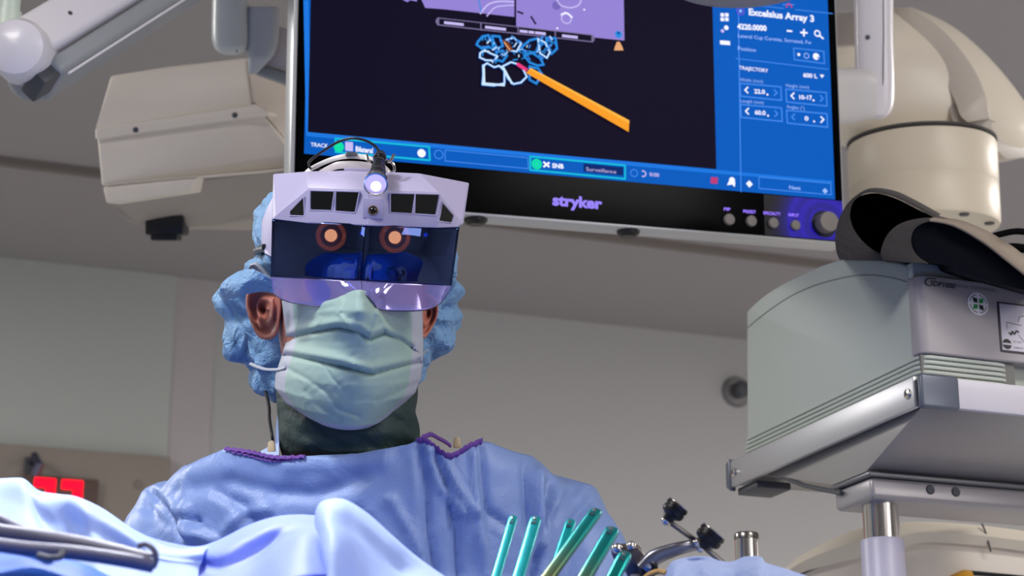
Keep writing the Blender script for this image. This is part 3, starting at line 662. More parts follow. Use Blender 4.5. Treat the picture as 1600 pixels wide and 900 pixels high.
def printer():
    z0 = .0312
    t = empty('medical_printer', SM @ Vector((.15, .2, z0)), 'pale grey curved digital colour printer with ribbed base on the cart shelf', 'printer')
    off = .006; Wd = .30
    prof = [s_side(x, y, off) for x, y in ((1166, 700), (1166, 487))] + crom([s_side(x, y, off) for x, y in ((1168, 484), (1185, 468), (1210, 450), (1250, 429), (1290, 412), (1325, 404), (1365, 404), (1400, 409), (1430, 415))], 22)
    s1, zf = s_side(1418, 430, off)
    prof = [(s, max(z, z0)) for s, z in prof]
    side_end = .020
    prof = [p for p in prof if p[0] > side_end]
    zt = s_side(1420, 414, off)[1]
    body = [(side_end, z0)] + prof[:1][::1] + prof[1:] + [(side_end, zt)]
    body[1] = (body[1][0], z0)
    G().prism(SIDE, body, off, Wd).build('body', M_prn, t, bevel=.004, bseg=3)
    # raised arc seam on the side, following the top
    arc = crom([s_side(x, y, off) for x, y in ((1168, 512), (1195, 490), (1230, 466), (1265, 449), (1300, 438), (1335, 431), (1370, 431), (1400, 436), (1417, 441))], 30)
    g = G(); g.tube([SIDE @ Vector((s, z, off - .0002)) for s, z in arc], .0009, 6); g.build('arc_seam', mat('seam_sage', (140, 146, 140), .6), t)
    # front panel with rounded near corner
    fx = lambda x, y, o=0: s_front(x, y, o)
    c0 = (off, -.0); top = s_front(1430, 428, .0)[1]; bot = s_front(1425, 549, .0)[1]
    pts = [(Wd, side_end + .0), (Wd, -.004)]
    R_ = .014
    pts = [(Wd, side_end), (Wd, -.002)] + [(off - .002 + R_ - R_ * math.sin(a), -.002 + R_ - R_ * math.cos(a)) for a in [k * PI / 16 for k in range(9)]] + [(off - .002, side_end)]
    G().prism(SM, pts, bot, top).build('front_panel', M_prnf, t, bevel=.0025, bseg=3)
    G().box(SM, off + .001, Wd, .012, side_end + .03, top - .0, zt + .003).build('top_lip', M_prn, t, bevel=.003)
    # five ribs wrapping the base: side and front, as steps
    zs = lambda k: lerp(bot, z0, k / 6)
    for k in range(6):
        za, zb = zs(k) - .0012, zs(k + 1) + .0005
        o = -.0005 + .0008 * k; RR = .016; xr = .105; rr = .03
        pts = [(-o + off * 0 + .003, .44)] + [(.003 - o + RR - RR * math.cos(a), .001 + RR - RR * math.sin(a)) for a in [q * PI / 16 for q in range(9)]] + [(xr + rr * math.sin(a), .001 + rr - rr * math.cos(a)) for a in [q * PI / 16 for q in range(9)]] + [(xr + rr, .44)]
        G().prism(SM, [(x, min(y, .435)) for x, y in pts], zb, za).build('rib', M_prn if k % 2 == 0 else M_prn, t, bevel=.0012)
    G().box(SM, .006, .13, .004, .43, z0 + .001, bot - .001).build('rib_core', mat('rib_shadow_gap', (120, 120, 116), .7), t)
    G().box(SM, .138, Wd, .030, .30, z0, bot).build('paper_tray', mat('tray_grey', (150, 146, 142), .5), t, bevel=.003)
    # printed matter on the front
    F0 = -.0024
    def ftext(s, x0, y0, x1, y1, h, bold=0, shear=0):
        a = s_front(x0, y0, F0); b = s_front(x1, y1, F0); vs, fs, wd = text2d(s, bold); sx = (b[0] - a[0]) / wd; sy = h * 2.3 / FPX / .7
        g.add([FRONT @ Vector((a[0] + x * sx + y * sy * shear, a[1] + y * sy, -F0 + .0001)) for x, y in vs], fs)
    g = G(); ftext('SDP1000', 1453, 446, 1492, 446, 8.5, .02, .25)
    g.tube([FRONT @ Vector((*s_front(x, y, F0), -F0)) for x, y in crom([(1462, 436), (1452, 435), (1446, 439), (1448, 445), (1453, 447)], 12)], .0007, 6)
    g.build('model_lettering', mat('lettering_dark', (44, 44, 46), .6), t, smooth=0)
    g = G(); ftext('DIGITAL COLOR PRINTER', 1494, 448.5, 1556, 453, 5.2, .0)
    g.build('subtitle_lettering', mat('lettering_grey', (110, 108, 112), .6), t, smooth=0)
    cx_, cz_ = s_front(1528, 475, F0); r = 19 * 2.33 / FPX
    SF = FRONT @ Matrix.Translation((cx_, cz_, -F0))
    st = G().lathe(SF, [(r * .02, 0), (r, 0), (r, .0005), (r * .02, .0005)], 48).build('sticker', mat('sticker_white', (240, 238, 244), .5), t, smooth=0)
    g = G()
    for k in range(4):                                   # pinwheel mark: green and black quarters
        a = k * PI / 2 + PI / 8 * 0
        q = [(0.0008, .0008), (.0052, .0010), (.0062, .0058), (.0012, .0050)]
        q = [(x * 1.22, y * 1.22) for x, y in q]
        q = [(x * math.cos(a) - y * math.sin(a), x * math.sin(a) + y * math.cos(a)) for x, y in q]
        g.add([SF @ Vector((x, y, .0009)) for x, y in q], [(0, 1, 2, 3)], k % 2)
    g.build('sticker_mark', [mat('mark_green', (40, 150, 80), .5), mat('mark_black', (22, 34, 34), .5)], st, smooth=0)
    g = G()
    for k in range(44):
        a = 2 * PI * k / 44
        if k % 11 in (0, 10): continue
        a0, a1, r0, r1 = a, a + .09, r * .74, r * .86
        g.add([SF @ Vector((rr * math.cos(aa), rr * math.sin(aa), .0009)) for rr, aa in ((r0, a0), (r1, a0), (r1, a1), (r0, a1))], [(0, 1, 2, 3)])
    g.build('sticker_lettering', mat('lettering_grey', (110, 108, 112)), st, smooth=0)
    x0, zt2 = s_front(1557, 466, F0); zb2 = s_front(1559, 549, F0)[1]
    lp = G().box(SM, x0, x0 + .11, F0 - .0012, F0 + .001, zb2, zt2 - .004).build('label_plate_rim', mat('rim_dark', (66, 60, 64), .4), t, bevel=.0015)
    lp2 = G().box(SM, x0 + .0022, x0 + .108, F0 - .0018, F0 - .001, zb2 + .0022, zt2 - .0062).build('label_plate', mat('label_white', (214, 208, 220), .35), lp, bevel=.001)
    g = G(); LF = FRONT @ Matrix.Translation((x0, zb2, -F0 + .0019))
    def ln(pts, wdt):
        for (a, b_), (c, d) in zip(pts, pts[1:]):
            L = math.hypot(c - a, d - b_); dx, dy = (c - a) / L * wdt, (d - b_) / L * wdt
            g.add([LF @ Vector(v + (0,)) for v in ((a - dy, b_ + dx), (a + dy, b_ - dx), (c + dy, d - dx), (c - dy, d + dx))], [(0, 1, 2, 3)])
    ln([(.010, .036), (.030, .034)], .0004); ln([(.010, .028), (.010, .036)], .0004)
    ln([(.012, .024), (.015, .021), (.017, .026), (.019, .022), (.023, .027), (.026, .025)], .0011); ln([(.025, .022), (.034, .012)], .0004)
    ln([(.026, .038), (.028, .044), (.034, .046), (.045, .046), (.06, .044)], .0004)
    k_ = [(.0085 + .0062 * math.cos(a), .0095 + .0062 * math.sin(a)) for a in [q * PI / 12 for q in range(25)]]
    g.add([LF @ Vector((x, y, 0)) for x, y in k_[:-1]], [tuple(range(24))])
    vs, fs, wd = text2d('DO NOT', 0); g.add([LF @ Vector((.017 + x * .012 / wd, .012 + y * .0035, 0)) for x, y in vs], fs)
    vs, fs, wd = text2d('OPERATE', 0); g.add([LF @ Vector((.017 + x * .013 / wd, .005 + y * .0035, 0)) for x, y in vs], fs)
    g.build('label_print', mat('label_ink', (60, 56, 60), .6), lp2, smooth=0)
    G().box(frame(LF @ Vector((.0085, .0095, .0002)), RB, RZ, -RA), -.0062, .0062, -.0012, .0012, 0, .0002).build('label_bar', mat('label_white', (214, 208, 220)), lp2)
printer()
def apron():
    """folded lead apron lying on the printer: thick sheet following two curls"""
    t = empty('lead_apron', P(1450, 400, 2.45), 'black lead apron with tan edging folded on top of the printer', 'apron')
    M_in = mat('apron_black', (5, 5, 7), .85, bump=.3, bscale=60, spec=.1); M_out = mat('apron_grey', (66, 63, 62), .85, bump=.6, bscale=160, spec=.15)
    def sheet(name, pts, d0, d1, shiftx, shifty, th, m, n=60, nd=14):
        c = crom(pts, n); rows = []
        for j in range(nd):
            s = j / (nd - 1); rows.append([P(x + shiftx * s, y + shifty * s, lerp(d0, d1, s)) + Vector((0, 0, .002 * math.sin(5 * s + i * .2))) for i, (x, y) in enumerate(c)])
        return G().grid(rows).build(name, m, t, smooth=60, solid=th)
    # outer curl: a loop open to the camera, seen end on
    def loop(pts, n): c = crom(pts + [pts[0]], n); return c[:-1]
    def rim(name, outer, inner, d0, d1, m, n=60):
        a = crom(outer, n); b_ = crom(inner, n)
        g = G(); g.rings([[P(a[i][0], a[i][1], d0 + .004), P(b_[i][0], b_[i][1], d0), P(b_[i][0] + 3, b_[i][1] - 4, d1), P(a[i][0] + 5, a[i][1] - 4, d1)] for i in range(n)])
        return g.build(name, m, t, bevel=.0015, smooth=50)
    rim('outer_curl', [(1312, 406), (1307, 394), (1305, 370), (1311, 342), (1325, 317), (1344, 302), (1364, 297.5), (1396, 303), (1430, 319), (1464, 338)],
        [(1408, 408), (1392, 403), (1362, 390), (1338, 366), (1328, 341), (1332, 318), (1346, 305), (1364, 301), (1394, 307), (1428, 323), (1464, 343)], 2.34, 2.60, M_out)
    rim('middle_curl', [(1384, 409), (1376, 398), (1379, 382), (1387, 366), (1402, 352), (1426, 343.5), (1456, 341), (1490, 350), (1530, 372), (1575, 403), (1625, 440)],
        [(1452, 412), (1436, 402), (1426, 388), (1424, 371), (1430, 357), (1443, 349), (1460, 346), (1490, 354.5), (1528, 377), (1572, 408), (1622, 446)], 2.305, 2.56, M_out)
    G().slab([P(x, y, 2.42) for x, y in crom([(1395, 404), (1345, 388), (1322, 350), (1330, 316), (1360, 302), (1395, 308), (1440, 330), (1480, 352), (1480, 402)], 30)], FW * .02).build('fold_core', M_in, t)
    G().slab([P(x, y, 2.310) for x, y in crom([(1436, 402), (1424, 380), (1432, 356), (1460, 345), (1494, 356), (1532, 380), (1574, 410), (1640, 458), (1640, 463), (1590, 451), (1540, 438), (1492, 424), (1484, 414), (1450, 410)], 60)], FW * .12).build('front_fold', mat('apron_navy', (7, 10, 20), .7, bump=.3, bscale=80, spec=.15), t, bevel=.002)
    # tan edging that runs down the right of the top fold
    c = crom([(1452, 344), (1490, 352), (1535, 377), (1580, 412), (1630, 452)], 40)
    G().grid([[P(x + o * 3, y - o * k * max(.2, min(1.4, (x - 1450) / 90)), 2.290 + o * .02) for x, y in c] for o, k in ((0, 0), (1, 6), (2.2, 7))]).build('edging', mat('apron_tan', (140, 126, 112), .7, bump=.5, bscale=300), t, solid=.003)
    c = crom([(1500, 356), (1540, 372), (1580, 395), (1640, 425)], 30)
    G().grid([[P(x, y + o, 2.36 + o * .001) for x, y in c] for o in (-2, 10, 22)]).build('tan_strap', mat('apron_strap', (126, 116, 104), .7, bump=.5, bscale=300), t, solid=.003)
    for k, (y0, y1, a) in enumerate(((362, 358, 10), (378, 380, 14))):
        c = crom([(1500 + 20 * k, y0 + 2), (1535, y0 + 6 + 8 * k), (1560, y0 - 2 + 8 * k), (1610, y1), (1650, y1)], 30)
        G().grid([[P(x, y + o + math.sin(x * .09 + k) * 2, 2.38 + .02 * k) for x, y in c] for o in (0, a * .6, a)]).build('black_strap', M_in, t, solid=.005)
apron()

# ================================================================== BEIGE MACHINE, LOWER RIGHT
def machine():
    D = 2.9
    t = empty('medical_console', Vector((P(1450, 900, D).x, P(1450, 900, D).y, 0)), 'cream topped medical machine with an orange edged black opening, lower right corner', 'medical machine')
    top = [(1215, 900), (1238, 878), (1268, 858), (1310, 838), (1350, 824), (1400, 817), (1440, 815), (1500, 818), (1560, 824), (1660, 838)]
    c = crom(top, 50)
    low = crom([(1222, 912), (1250, 896), (1290, 884), (1340, 872), (1360, 868), (1400, 862), (1440, 848), (1500, 850), (1560, 856), (1660, 870)], 50)
    rows = []
    for i in range(50):
        a, b_ = c[i], low[i]
        rows.append([P(b_[0], b_[1], D + .35), P(b_[0], b_[1], D), P((a[0] + b_[0] * .0 + a[0] * 0), lerp(a[1], b_[1], .5), D - .008), P(a[0], a[1] + 3, D + .004), P(a[0], a[1], D + .02), P(a[0], a[1] + 2, D + .35)])
    G().rings(rows).build('top_cover', M_creamw, t, smooth=50)
    zb = .12
    body = [P(x, y, D + .012) for x, y in crom([(1224, 908), (1262, 886), (1310, 868), (1345, 858), (1400, 850), (1440, 846), (1560, 852), (1660, 866)], 24)]
    g = G(); body2 = [Vector((p.x, p.y, zb)) for p in body]
    g.rings([[p, p + FW * .02 + Vector((0, .3, 0)), q + Vector((0, .3, 0)), q] for p, q in zip(body, body2)]); g.build('housing', M_cream, t, smooth=30)
    for dy in (0, 11):
        G().tube([P(x, y + dy, D + .0105) for x, y in crom([(1232, 907), (1262, 893), (1300, 878), (1345, 866), (1400, 858)], 20)], .0013, 6).build('seam', M_line, t)
    G().tube([P(x, y, D - .004) for x, y in crom([(1534, 818), (1540, 832), (1548, 862)], 10)], .0012, 6).build('cover_seam', M_line, t)
    G().tube([P(1419, 940, D + .01), P(1419, 868, D + .01), P(1422, 863, D + .01), P(1430, 862, D + .01), P(1640, 884, D + .01)], .0016, 8).build('panel_outline', mat('outline_brown', (120, 108, 98), .6), t)
    G().lathe(axis_frame(P(1434, 893, D + .011), -FW), [(0, 0), (.006, 0), (.0055, .003), (0, .003)], 16).build('panel_screw', M_greyd, t)
    G().slab([P(x, y, D - .002) for x, y in ((1510, 891), (1660, 905), (1660, 960), (1500, 960))], FW * .012).build('opening', M_black, t)
    G().slab([P(x, y, D - .02) for x, y in ((1486, 902), (1508, 892), (1520, 893), (1522, 901), (1514, 940), (1480, 940))], FW * .014).build('orange_guard', mat('orange_guard', (240, 170, 30), .45), t, bevel=.002)
machine()
# chrome post between machine and instruments
def post():
    D = 2.4
    q = P(1166, 833, D); r = 18.5 * D / FPX
    t = empty('chrome_post', Vector((q.x, q.y, 0)), 'polished chrome post with a capped top behind the blue towel', 'post')
    FR = frame(Vector((q.x, q.y, 0)), RT, Vector((0, 1, 0)), RZ)
    G().lathe(FR, [(0, .02), (r, .02), (r, q.z - .004), (r * .9, q.z - .003), (0, q.z - .003)], 48).build('tube', M_chrome, t)
    G().lathe(FR, [(0, q.z - .008), (r * 1.04, q.z - .008), (r * 1.04, q.z - .002), (r * .95, q.z), (0, q.z)], 48).build('cap', mat('cap_metal', (120, 116, 112), .25, .9), t)
    G().lathe(FR, [(0, 0), (.07, 0), (.07, .015), (.035, .03), (0, .03)], 48).build('base', M_steel, t)
post()

# ================================================================== SURGEON
M_skin = mat('skin', (176, 108, 92), .5, bump=.25, bscale=220, var=.10, vscale=25, sss=.12)
M_cap = cloth('cap_blue', (140, 186, 230), .25, .5, .9, 55, .012)
M_gown = cloth('gown_blue', (138, 164, 220), .12, .4, .4, 22, .008)
M_mask = cloth('mask_mint', (166, 194, 186), .2, .6, .35, 70, .002)
M_maskw = cloth('mask_white_border', (190, 194, 206), .2, .6, .3, 60, .002)
M_green = cloth('collar_green', (26, 50, 48), .0, .65, .7, 40, .005)
M_purple = mat('purple_binding', (104, 62, 150), .7, bump=.6, bscale=350, var=.35, vscale=120)
M_hs = mat('headset_shell', (164, 158, 188), .45)
S = 2.06
def ring(y, cx, hw, df, db, n=48, e=1.0):
    out = []
    for k in range(n):
        a = 2 * PI * k / n; ca, sa = math.cos(a), math.sin(a)
        f_ = lambda v: math.copysign(abs(v) ** e, v)
        out.append(P(cx + hw * f_(ca), y, (df + db) / 2 + (db - df) / 2 * f_(sa)))
    return out
def surgeon():
    root = empty('person', Vector((-.15, 2.06, 0)), 'person in blue surgical gown, blue bouffant cap and pale green mask, facing the camera', 'person')
    # ---- body: head, neck, trunk, arms, hands and legs, fused by a voxel remesh into one surface
    g = G()
    rows = []
    for y, cx, hw, df, db in crom([(296, 556, 30, 2.05, 2.11), (304, 556, 66, 2.02, 2.15), (325, 555, 96, 2.015, 2.175), (360, 553, 112, 2.004, 2.185), (410, 551, 118, 1.992, 2.19), (460, 550, 117, 1.98, 2.185), (500, 549, 115, 1.978, 2.175), (540, 548, 111, 1.975, 2.165), (580, 547, 102, 1.975, 2.155), (620, 545, 88, 1.978, 2.14), (650, 544, 70, 1.985, 2.13), (668, 544, 52, 2.0, 2.12)], 40):
        rows.append(ring(y, cx, hw, df, db, 48, .92))
    g.rings(rows)
    # nose, brow, chin
    g.rings([ring(y, 563, hw, df, 2.03, 20) for y, hw, df in ((418, 8, 1.978), (440, 11, 1.968), (470, 15, 1.955), (495, 21, 1.943), (508, 18, 1.948), (514, 9, 1.962))])
    g.rings([ring(y, 556, hw, df, 2.05, 24) for y, hw, df in ((396, 86, 2.0), (404, 92, 1.986), (414, 88, 1.99))])
    nb = Vector((-.15, 2.09, 1.40)); hd = P(546, 600, 2.09)
    g.tube([P(547, 560, 2.10), hd, lerp(hd, nb, .5), nb, Vector((-.15, 2.10, 1.30))], [.055, .057, .060, .068, .08], 28)
    def ell(z, cx, cy, rx, ry, n=40, e=.85):
        return [Vector((cx + rx * math.copysign(abs(math.cos(a)) ** e, math.cos(a)), cy + ry * math.copysign(abs(math.sin(a)) ** e, math.sin(a)), z)) for a in [2 * PI * k / n for k in range(n)]]
    g.rings([ell(z, -.15, cy, rx, ry) for z, cy, rx, ry in ((.86, 2.10, .165, .11), (1.0, 2.10, .155, .10), (1.12, 2.10, .15, .095), (1.25, 2.10, .17, .105), (1.35, 2.10, .175, .10), (1.40, 2.10, .13, .075), (1.43, 2.10, .07, .06))])
    hands = []
    for s in (-1, 1):
        sh = Vector((-.15 + s * .175, 2.10, 1.365)); el = Vector((-.15 + s * .235, 2.07, 1.10)); wr = Vector((-.15 + s * .14, 1.84, 1.06))
        g.tube([Vector((-.15 + s * .06, 2.10, 1.37)), sh, lerp(sh, el, .4), el, lerp(el, wr, .5), wr], [.05, .052, .046, .038, .034, .026], 20)
        hp = Vector((-.15 + s * .10, 1.77, 1.045)); d = (hp - wr).normalized(); sd = Vector((-s, 0, 0)).cross(Vector((0, 0, 1))).normalized()
        side = Vector((0, 0, 1)).cross(d).normalized()
        g.tube([wr, lerp(wr, hp, .5), hp], [.026, .036, .038], 16, flat=.5)
        for k in range(4):
            b0 = hp + side * (k - 1.5) * .019 - d * .012; L = (.066, .075, .072, .056)[k]
            g.tube([b0, b0 + d * L * .5 + Vector((0, 0, -.004)), b0 + d * L * .8 + Vector((0, 0, -.016)), b0 + d * L + Vector((0, 0, -.032))], [.0095, .009, .0085, .007], 10)
        tb = lerp(wr, hp, .45) - side * s * -.028 * 1
        g.tube([tb, tb + side * s * .022 + d * .02, tb + side * s * .034 + d * .05 + Vector((0, 0, -.01))], [.012, .011, .0085], 10)
        hip = Vector((-.15 + s * .09, 2.10, .88))
        g.tube([hip, Vector((hip.x, 2.10, .68)), Vector((hip.x + s * .01, 2.09, .48)), Vector((hip.x + s * .012, 2.11, .30)), Vector((hip.x + s * .012, 2.12, .08))], [.088, .078, .056, .054, .038], 24)
        g.tube([Vector((hip.x + s * .012, 2.15, .035)), Vector((hip.x + s * .02, 2.06, .04)), Vector((hip.x + s * .03, 1.96, .03))], [.036, .042, .030], 16, flat=.8)
    body = g.build('body', M_skin, root)
    rm = body.modifiers.new('fuse', 'REMESH'); rm.mode = 'VOXEL'; rm.voxel_size = .0045; rm.use_smooth_shade = True
    sm = body.modifiers.new('soften', 'SMOOTH'); sm.iterations = 5; sm.factor = .5
    dg = bpy.context.evaluated_depsgraph_get(); me = bpy.data.meshes.new_from_object(body.evaluated_get(dg)); body.modifiers.clear()
    me.shade_smooth()
    me.materials.append(mat('glove_cream', (224, 214, 190), .45)); bo = root_loc(root) + body.location
    for f in me.polygons:
        c = f.center + bo
        if c.y < 1.86 and c.z < 1.15 and c.z > .9: f.material_index = 1
    # fine ears joined into the same mesh
    bm = bmesh.new(); bm.from_mesh(me); off = root_loc(root) + (body.location)
    def ear(outline, cen, d0, sgn):
        o = crom(outline + [outline[0]], 57)[:-1]; rs = []
        prof = [(0, .007), (.14, .008), (.26, .004), (.36, -.002), (.46, -.004), (.55, .001), (.66, .003), (.76, -.003), (.88, -.009), (.97, -.008), (1.0, -.002), (.96, .005), (.7, .011), (.35, .016), (0, .017)]
        for r, dd in prof:
            rs.append([P(cen[0] + (x - cen[0]) * r, cen[1] + (y - cen[1]) * r, d0 + dd + sgn * (x - cen[0]) / FPX * S * .9 - (.004 * r if y > cen[1] + 25 else 0)) - off for x, y in o])
        vs = [[bm.verts.new(p) for p in r] for r in rs]
        for a, b_ in zip(vs, vs[1:]):
            for k in range(len(a)):
                j = (k + 1) % len(a)
                try: f = bm.faces.new((a[k], a[j], b_[j], b_[k])); f.smooth = True
                except ValueError: pass
    ear([(436, 452), (418, 445), (398, 446), (386, 458), (384, 476), (388, 494), (393, 508), (400, 522), (410, 530), (424, 530), (434, 520), (438, 500), (440, 475)], (416, 484), 2.055, -1)
    ear([(664, 458), (676, 462), (684, 474), (684, 492), (678, 508), (668, 524), (660, 530), (654, 524), (652, 500), (654, 475)], (667, 490), 2.06, 1)
    bmesh.ops.remove_doubles(bm, verts=bm.verts, dist=1e-5); bmesh.ops.recalc_face_normals(bm, faces=bm.faces)
    bm.to_mesh(me); bm.free(); body.data = me
    for x, y in ((520, 425), (598, 427)):
        G().sphere(P(x, y, 1.992), .012, 14).build('eye', mat('eye_white', (225, 222, 220), .2), root)
        G().sphere(P(x, y, 1.983), .0055, 10).build('iris', mat('iris_brown', (70, 48, 36), .2), root)
    # ---- bouffant cap
    cap = [(283, 480, 640, 2.03, 2.16), (287, 450, 680, 2.01, 2.20), (296, 430, 706, 1.995, 2.22), (312, 412, 714, 1.995, 2.235), (335, 398, 716, 1.992, 2.24), (360, 393, 716, 1.988, 2.24), (380, 396, 715, 1.984, 2.235), (392, 403, 713, 1.984, 2.23), (400, 399, 714, 1.984, 2.23), (412, 388, 715, 1.996, 2.23), (424, 386, 716, 2.01, 2.232), (431, 380, 717, 2.02, 2.235), (438, 352, 717, 2.03, 2.24), (446, 343, 718, 2.05, 2.245), (460, 336, 720, 2.072, 2.25), (478, 336, 721, 2.085, 2.25), (500, 342, 720, 2.09, 2.25), (520, 346, 713, 2.092, 2.24), (542, 352, 702, 2.094, 2.23), (558, 357, 684, 2.094, 2.22), (566, 366, 672, 2.094, 2.215), (574, 386, 667, 2.094, 2.21), (590, 392, 660, 2.094, 2.20), (606, 400, 645, 2.094, 2.19), (620, 412, 620, 2.098, 2.17), (629, 424, 590, 2.11, 2.15)]
    rows = []; n = 150
    for y, l, r, df, db in crom(cap, 120):
        rows.append(ring(y, (l + r) / 2, (r - l) / 2, df, db, n, .85))
    cen = P(550, 450, 2.12)
    for i, rr in enumerate(rows):
        for k, p in enumerate(rr):
            q = (p - cen); nn = q.normalized(); sx, sy, sd = sproj(p)
            v = 0
            pw = p + Vector((noise.noise(p * 30), noise.noise(p * 30 + Vector((5, 0, 0))), noise.noise(p * 30 + Vector((0, 7, 0))))) * .008
            ds, _ = noise.voronoi(Vector((pw.x * 34, pw.y * 34, pw.z * 26))); v += .012 * min(.7, ds[1] - ds[0]) - .004
            ds, _ = noise.voronoi(pw * 75); v += .0022 * (ds[1] - ds[0])
            if sy > 432: v += .0035 * math.sin(math.atan2(sy - 490, sx - (420 if sx < 550 else 665)) * 8 + 2 * noise.noise(p * 20))
            rows[i][k] = p + nn * v
    G().rings(rows).build('bouffant_cap', M_cap, root, smooth=28)
    # folded lower edge of the cap behind the left ear
    G().grid([[P(x, y, 2.078 + d) for x, y in crom([(352, 540), (358, 562), (372, 566), (386, 566), (392, 566)], 14)] if q == 0 else [P(x, y, 2.074 + d) for x, y in crom([(366, 536), (374, 528), (384, 520), (388, 545), (391, 564)], 14)] for q, d in ((0, 0), (1, 0))]).build('cap_fold', M_cap, root, solid=.0015)
    rws = []
    for r in ([(372, 425, 2.05), (388, 421, 2.02), (402, 424, 2.0), (418, 432, 1.995), (432, 446, 1.995)], [(352, 438, 2.05), (380, 436, 2.015), (398, 436, 2.002), (414, 442, 2.0), (432, 452, 2.0)], [(344, 452, 2.06), (372, 450, 2.02), (392, 446, 2.012), (412, 449, 2.008), (430, 456, 2.006)], [(350, 470, 2.08), (372, 463, 2.03), (392, 458, 2.02), (412, 455, 2.014), (430, 459, 2.01)]): rws.append(crom(r, 40))
    cl = [crom([r[k] for r in rws], 24) for k in range(40)]
    G().grid([[P(cl[k][i][0], cl[k][i][1], cl[k][i][2] - .006 * abs(noise.noise(Vector((cl[k][i][0] * .06, cl[k][i][1] * .11, 2))))) for k in range(40)] for i in range(24)]).build('cap_brim', M_cap, root, smooth=60, solid=.0012)
    G().grid([[P(x + ox, y + oy, 2.042 + o) for x, y in crom([(388, 421), (396, 419), (405, 426), (416, 438), (428, 449), (440, 458)], 20)] for ox, oy, o in ((0, 0, 0), (2, -5, -.002), (5, -8, .003))]).build('mask_tie', M_maskw, root, solid=.0016)
    G().tube([P(x, y, d) for x, y, d in crom([(391, 568, 2.07), (402, 573, 2.06), (416, 577, 2.05), (434, 577, 2.03), (446, 574, 2.01)], 14)], .0019, 8, flat=.5).build('mask_tie', M_maskw, root)
    G().tube([P(x, y, d) for x, y, d in crom([(656, 560, 2.01), (662, 552, 2.05), (668, 546, 2.09)], 8)], .0016, 8, flat=.5).build('mask_tie', M_maskw, root)
    # ---- surgical mask
    T = [(0, 441, 470, 659, 478, 453, 2.022, 1.925, 2.022), (.12, 444, 494, 660, 502, 486, 2.024, 1.915, 2.024), (.22, 446, 512, 660, 520, 508, 2.026, 1.918, 2.026), (.35, 448, 532, 661, 542, 536, 2.028, 1.922, 2.03), (.46, 441, 556, 660, 566, 562, 2.03, 1.925, 2.032), (.60, 431, 586, 657, 592, 602, 2.034, 1.93, 2.036), (.72, 430, 606, 648, 614, 630, 2.032, 1.94, 2.034), (.84, 448, 630, 622, 638, 650, 2.02, 1.95, 2.02), (.94, 482, 652, 592, 660, 664, 1.995, 1.96, 1.995), (1, 506, 664, 574, 668, 671, 1.985, 1.97, 1.985)]
    creases = [([(450, 528), (490, 518), (528, 511), (560, 517), (578, 530), (600, 520), (625, 530), (642, 542)], 4.5, .008), ([(447, 554), (490, 562), (530, 571), (580, 584), (620, 574), (655, 566)], 4.5, .0075),
               ([(448, 575), (480, 592), (510, 612), (530, 640), (560, 650)], 4, .0026), ([(505, 568), (518, 588), (530, 602)], 3, .0018), ([(535, 470), (530, 490), (545, 508), (575, 528)], 3.5, -.0035), ([(590, 480), (588, 500), (578, 524)], 3, -.0035), ([(590, 490), (608, 520), (636, 540)], 3, -.0028),
               ([(460, 500), (480, 488), (520, 480)], 5, .0016), ([(640, 500), (620, 490), (600, 484)], 5, .0016), ([(590, 628), (620, 612), (650, 600)], 5, .0022), ([(480, 612), (500, 636), (530, 655)], 5, .002), ([(485, 520), (496, 508), (500, 498)], 3, -.002)]
    rows = []; NU, NV = 110, 110
    for i in range(NV + 1):
        v = i / NV; lx, ly, rx, ry, my, dl, dc, dr = table(T, v); rr = []
        for k in range(NU + 1):
            u = -1 + 2 * k / NU
            x = lerp(lx, rx, (u + 1) / 2); yb = lerp(ly, ry, (u + 1) / 2); y = yb + (my - (ly + ry) / 2) * (1 - u * u)
            if v < .12: y = yb + (my - (ly + ry) / 2) * math.exp(-((x - 562) / 34) ** 2) * (1 - v / .12) + (my - (ly + ry) / 2) * (1 - u * u) * (v / .12)
            d = lerp(dl, dr, (u + 1) / 2); d += (dc - d) * (1 - abs(u) ** 2.1)
            d += -.018 * math.exp(-((x - 563) / (15 + 24 * v / .3)) ** 2) * math.exp(-(max(0, v - .10) / .13) ** 2) * (1 if v > 0 else 1)
            for pts, wd, am in creases:
                q, sg = segdist(x, y, pts)
                if q < wd * 5:
                    d += am * math.exp(-(q / wd) ** 2)
                    if am > .004 and sg > 0: d -= am * .8 * math.exp(-((q - wd * 1.6) / (wd * 1.8)) ** 2)
            d += .0011 * noise.noise(Vector((x * .03, y * .05, 1))) + .0006 * noise.noise(Vector((x * .08 + y * .05, y * .1, 4)))
            if v > .96: d += .006 * ((v - .96) / .04) ** 2
            rr.append(P(x, y, d))
        rows.append(rr)
    def mm(i, k): return 1 if (k < 8 or k > NU - 10 or i > NV * .93) else 0
    G().grid(rows, fn=mm).build('face_mask', [M_mask, M_maskw], root, smooth=60, solid=.0012)
    # ---- green collar around the neck
    rows = []
    for y, l, r, df, db in crom([(592, 448, 645, 2.03, 2.16), (600, 434, 654, 2.02, 2.17), (612, 431, 653, 2.005, 2.17), (640, 434, 651, 1.998, 2.17), (670, 436, 655, 1.996, 2.175), (698, 438, 656, 1.998, 2.18), (715, 442, 652, 2.004, 2.19), (760, 450, 645, 2.05, 2.20)], 60):
        rr = ring(y, (l + r) / 2, (r - l) / 2, df, db, 120, .8)
        for k, p in enumerate(rr):
            sx, sy, _ = sproj(p); w_ = noise.noise(Vector((p.x * 20, p.y * 20, p.z * 55))); w2 = noise.noise(Vector((p.x * 45 + p.z * 30, 3, p.z * 40)))
            rr[k] = p - FW * (.007 * w_ + .004 * abs(w2)) + RT * .002 * w2
        rows.append(rr)
    G().rings(rows).build('neck_collar', M_green, root, smooth=50)
    # ---- gown: trunk and sleeves fused, then folded
    g = G()
    X0 = -.148
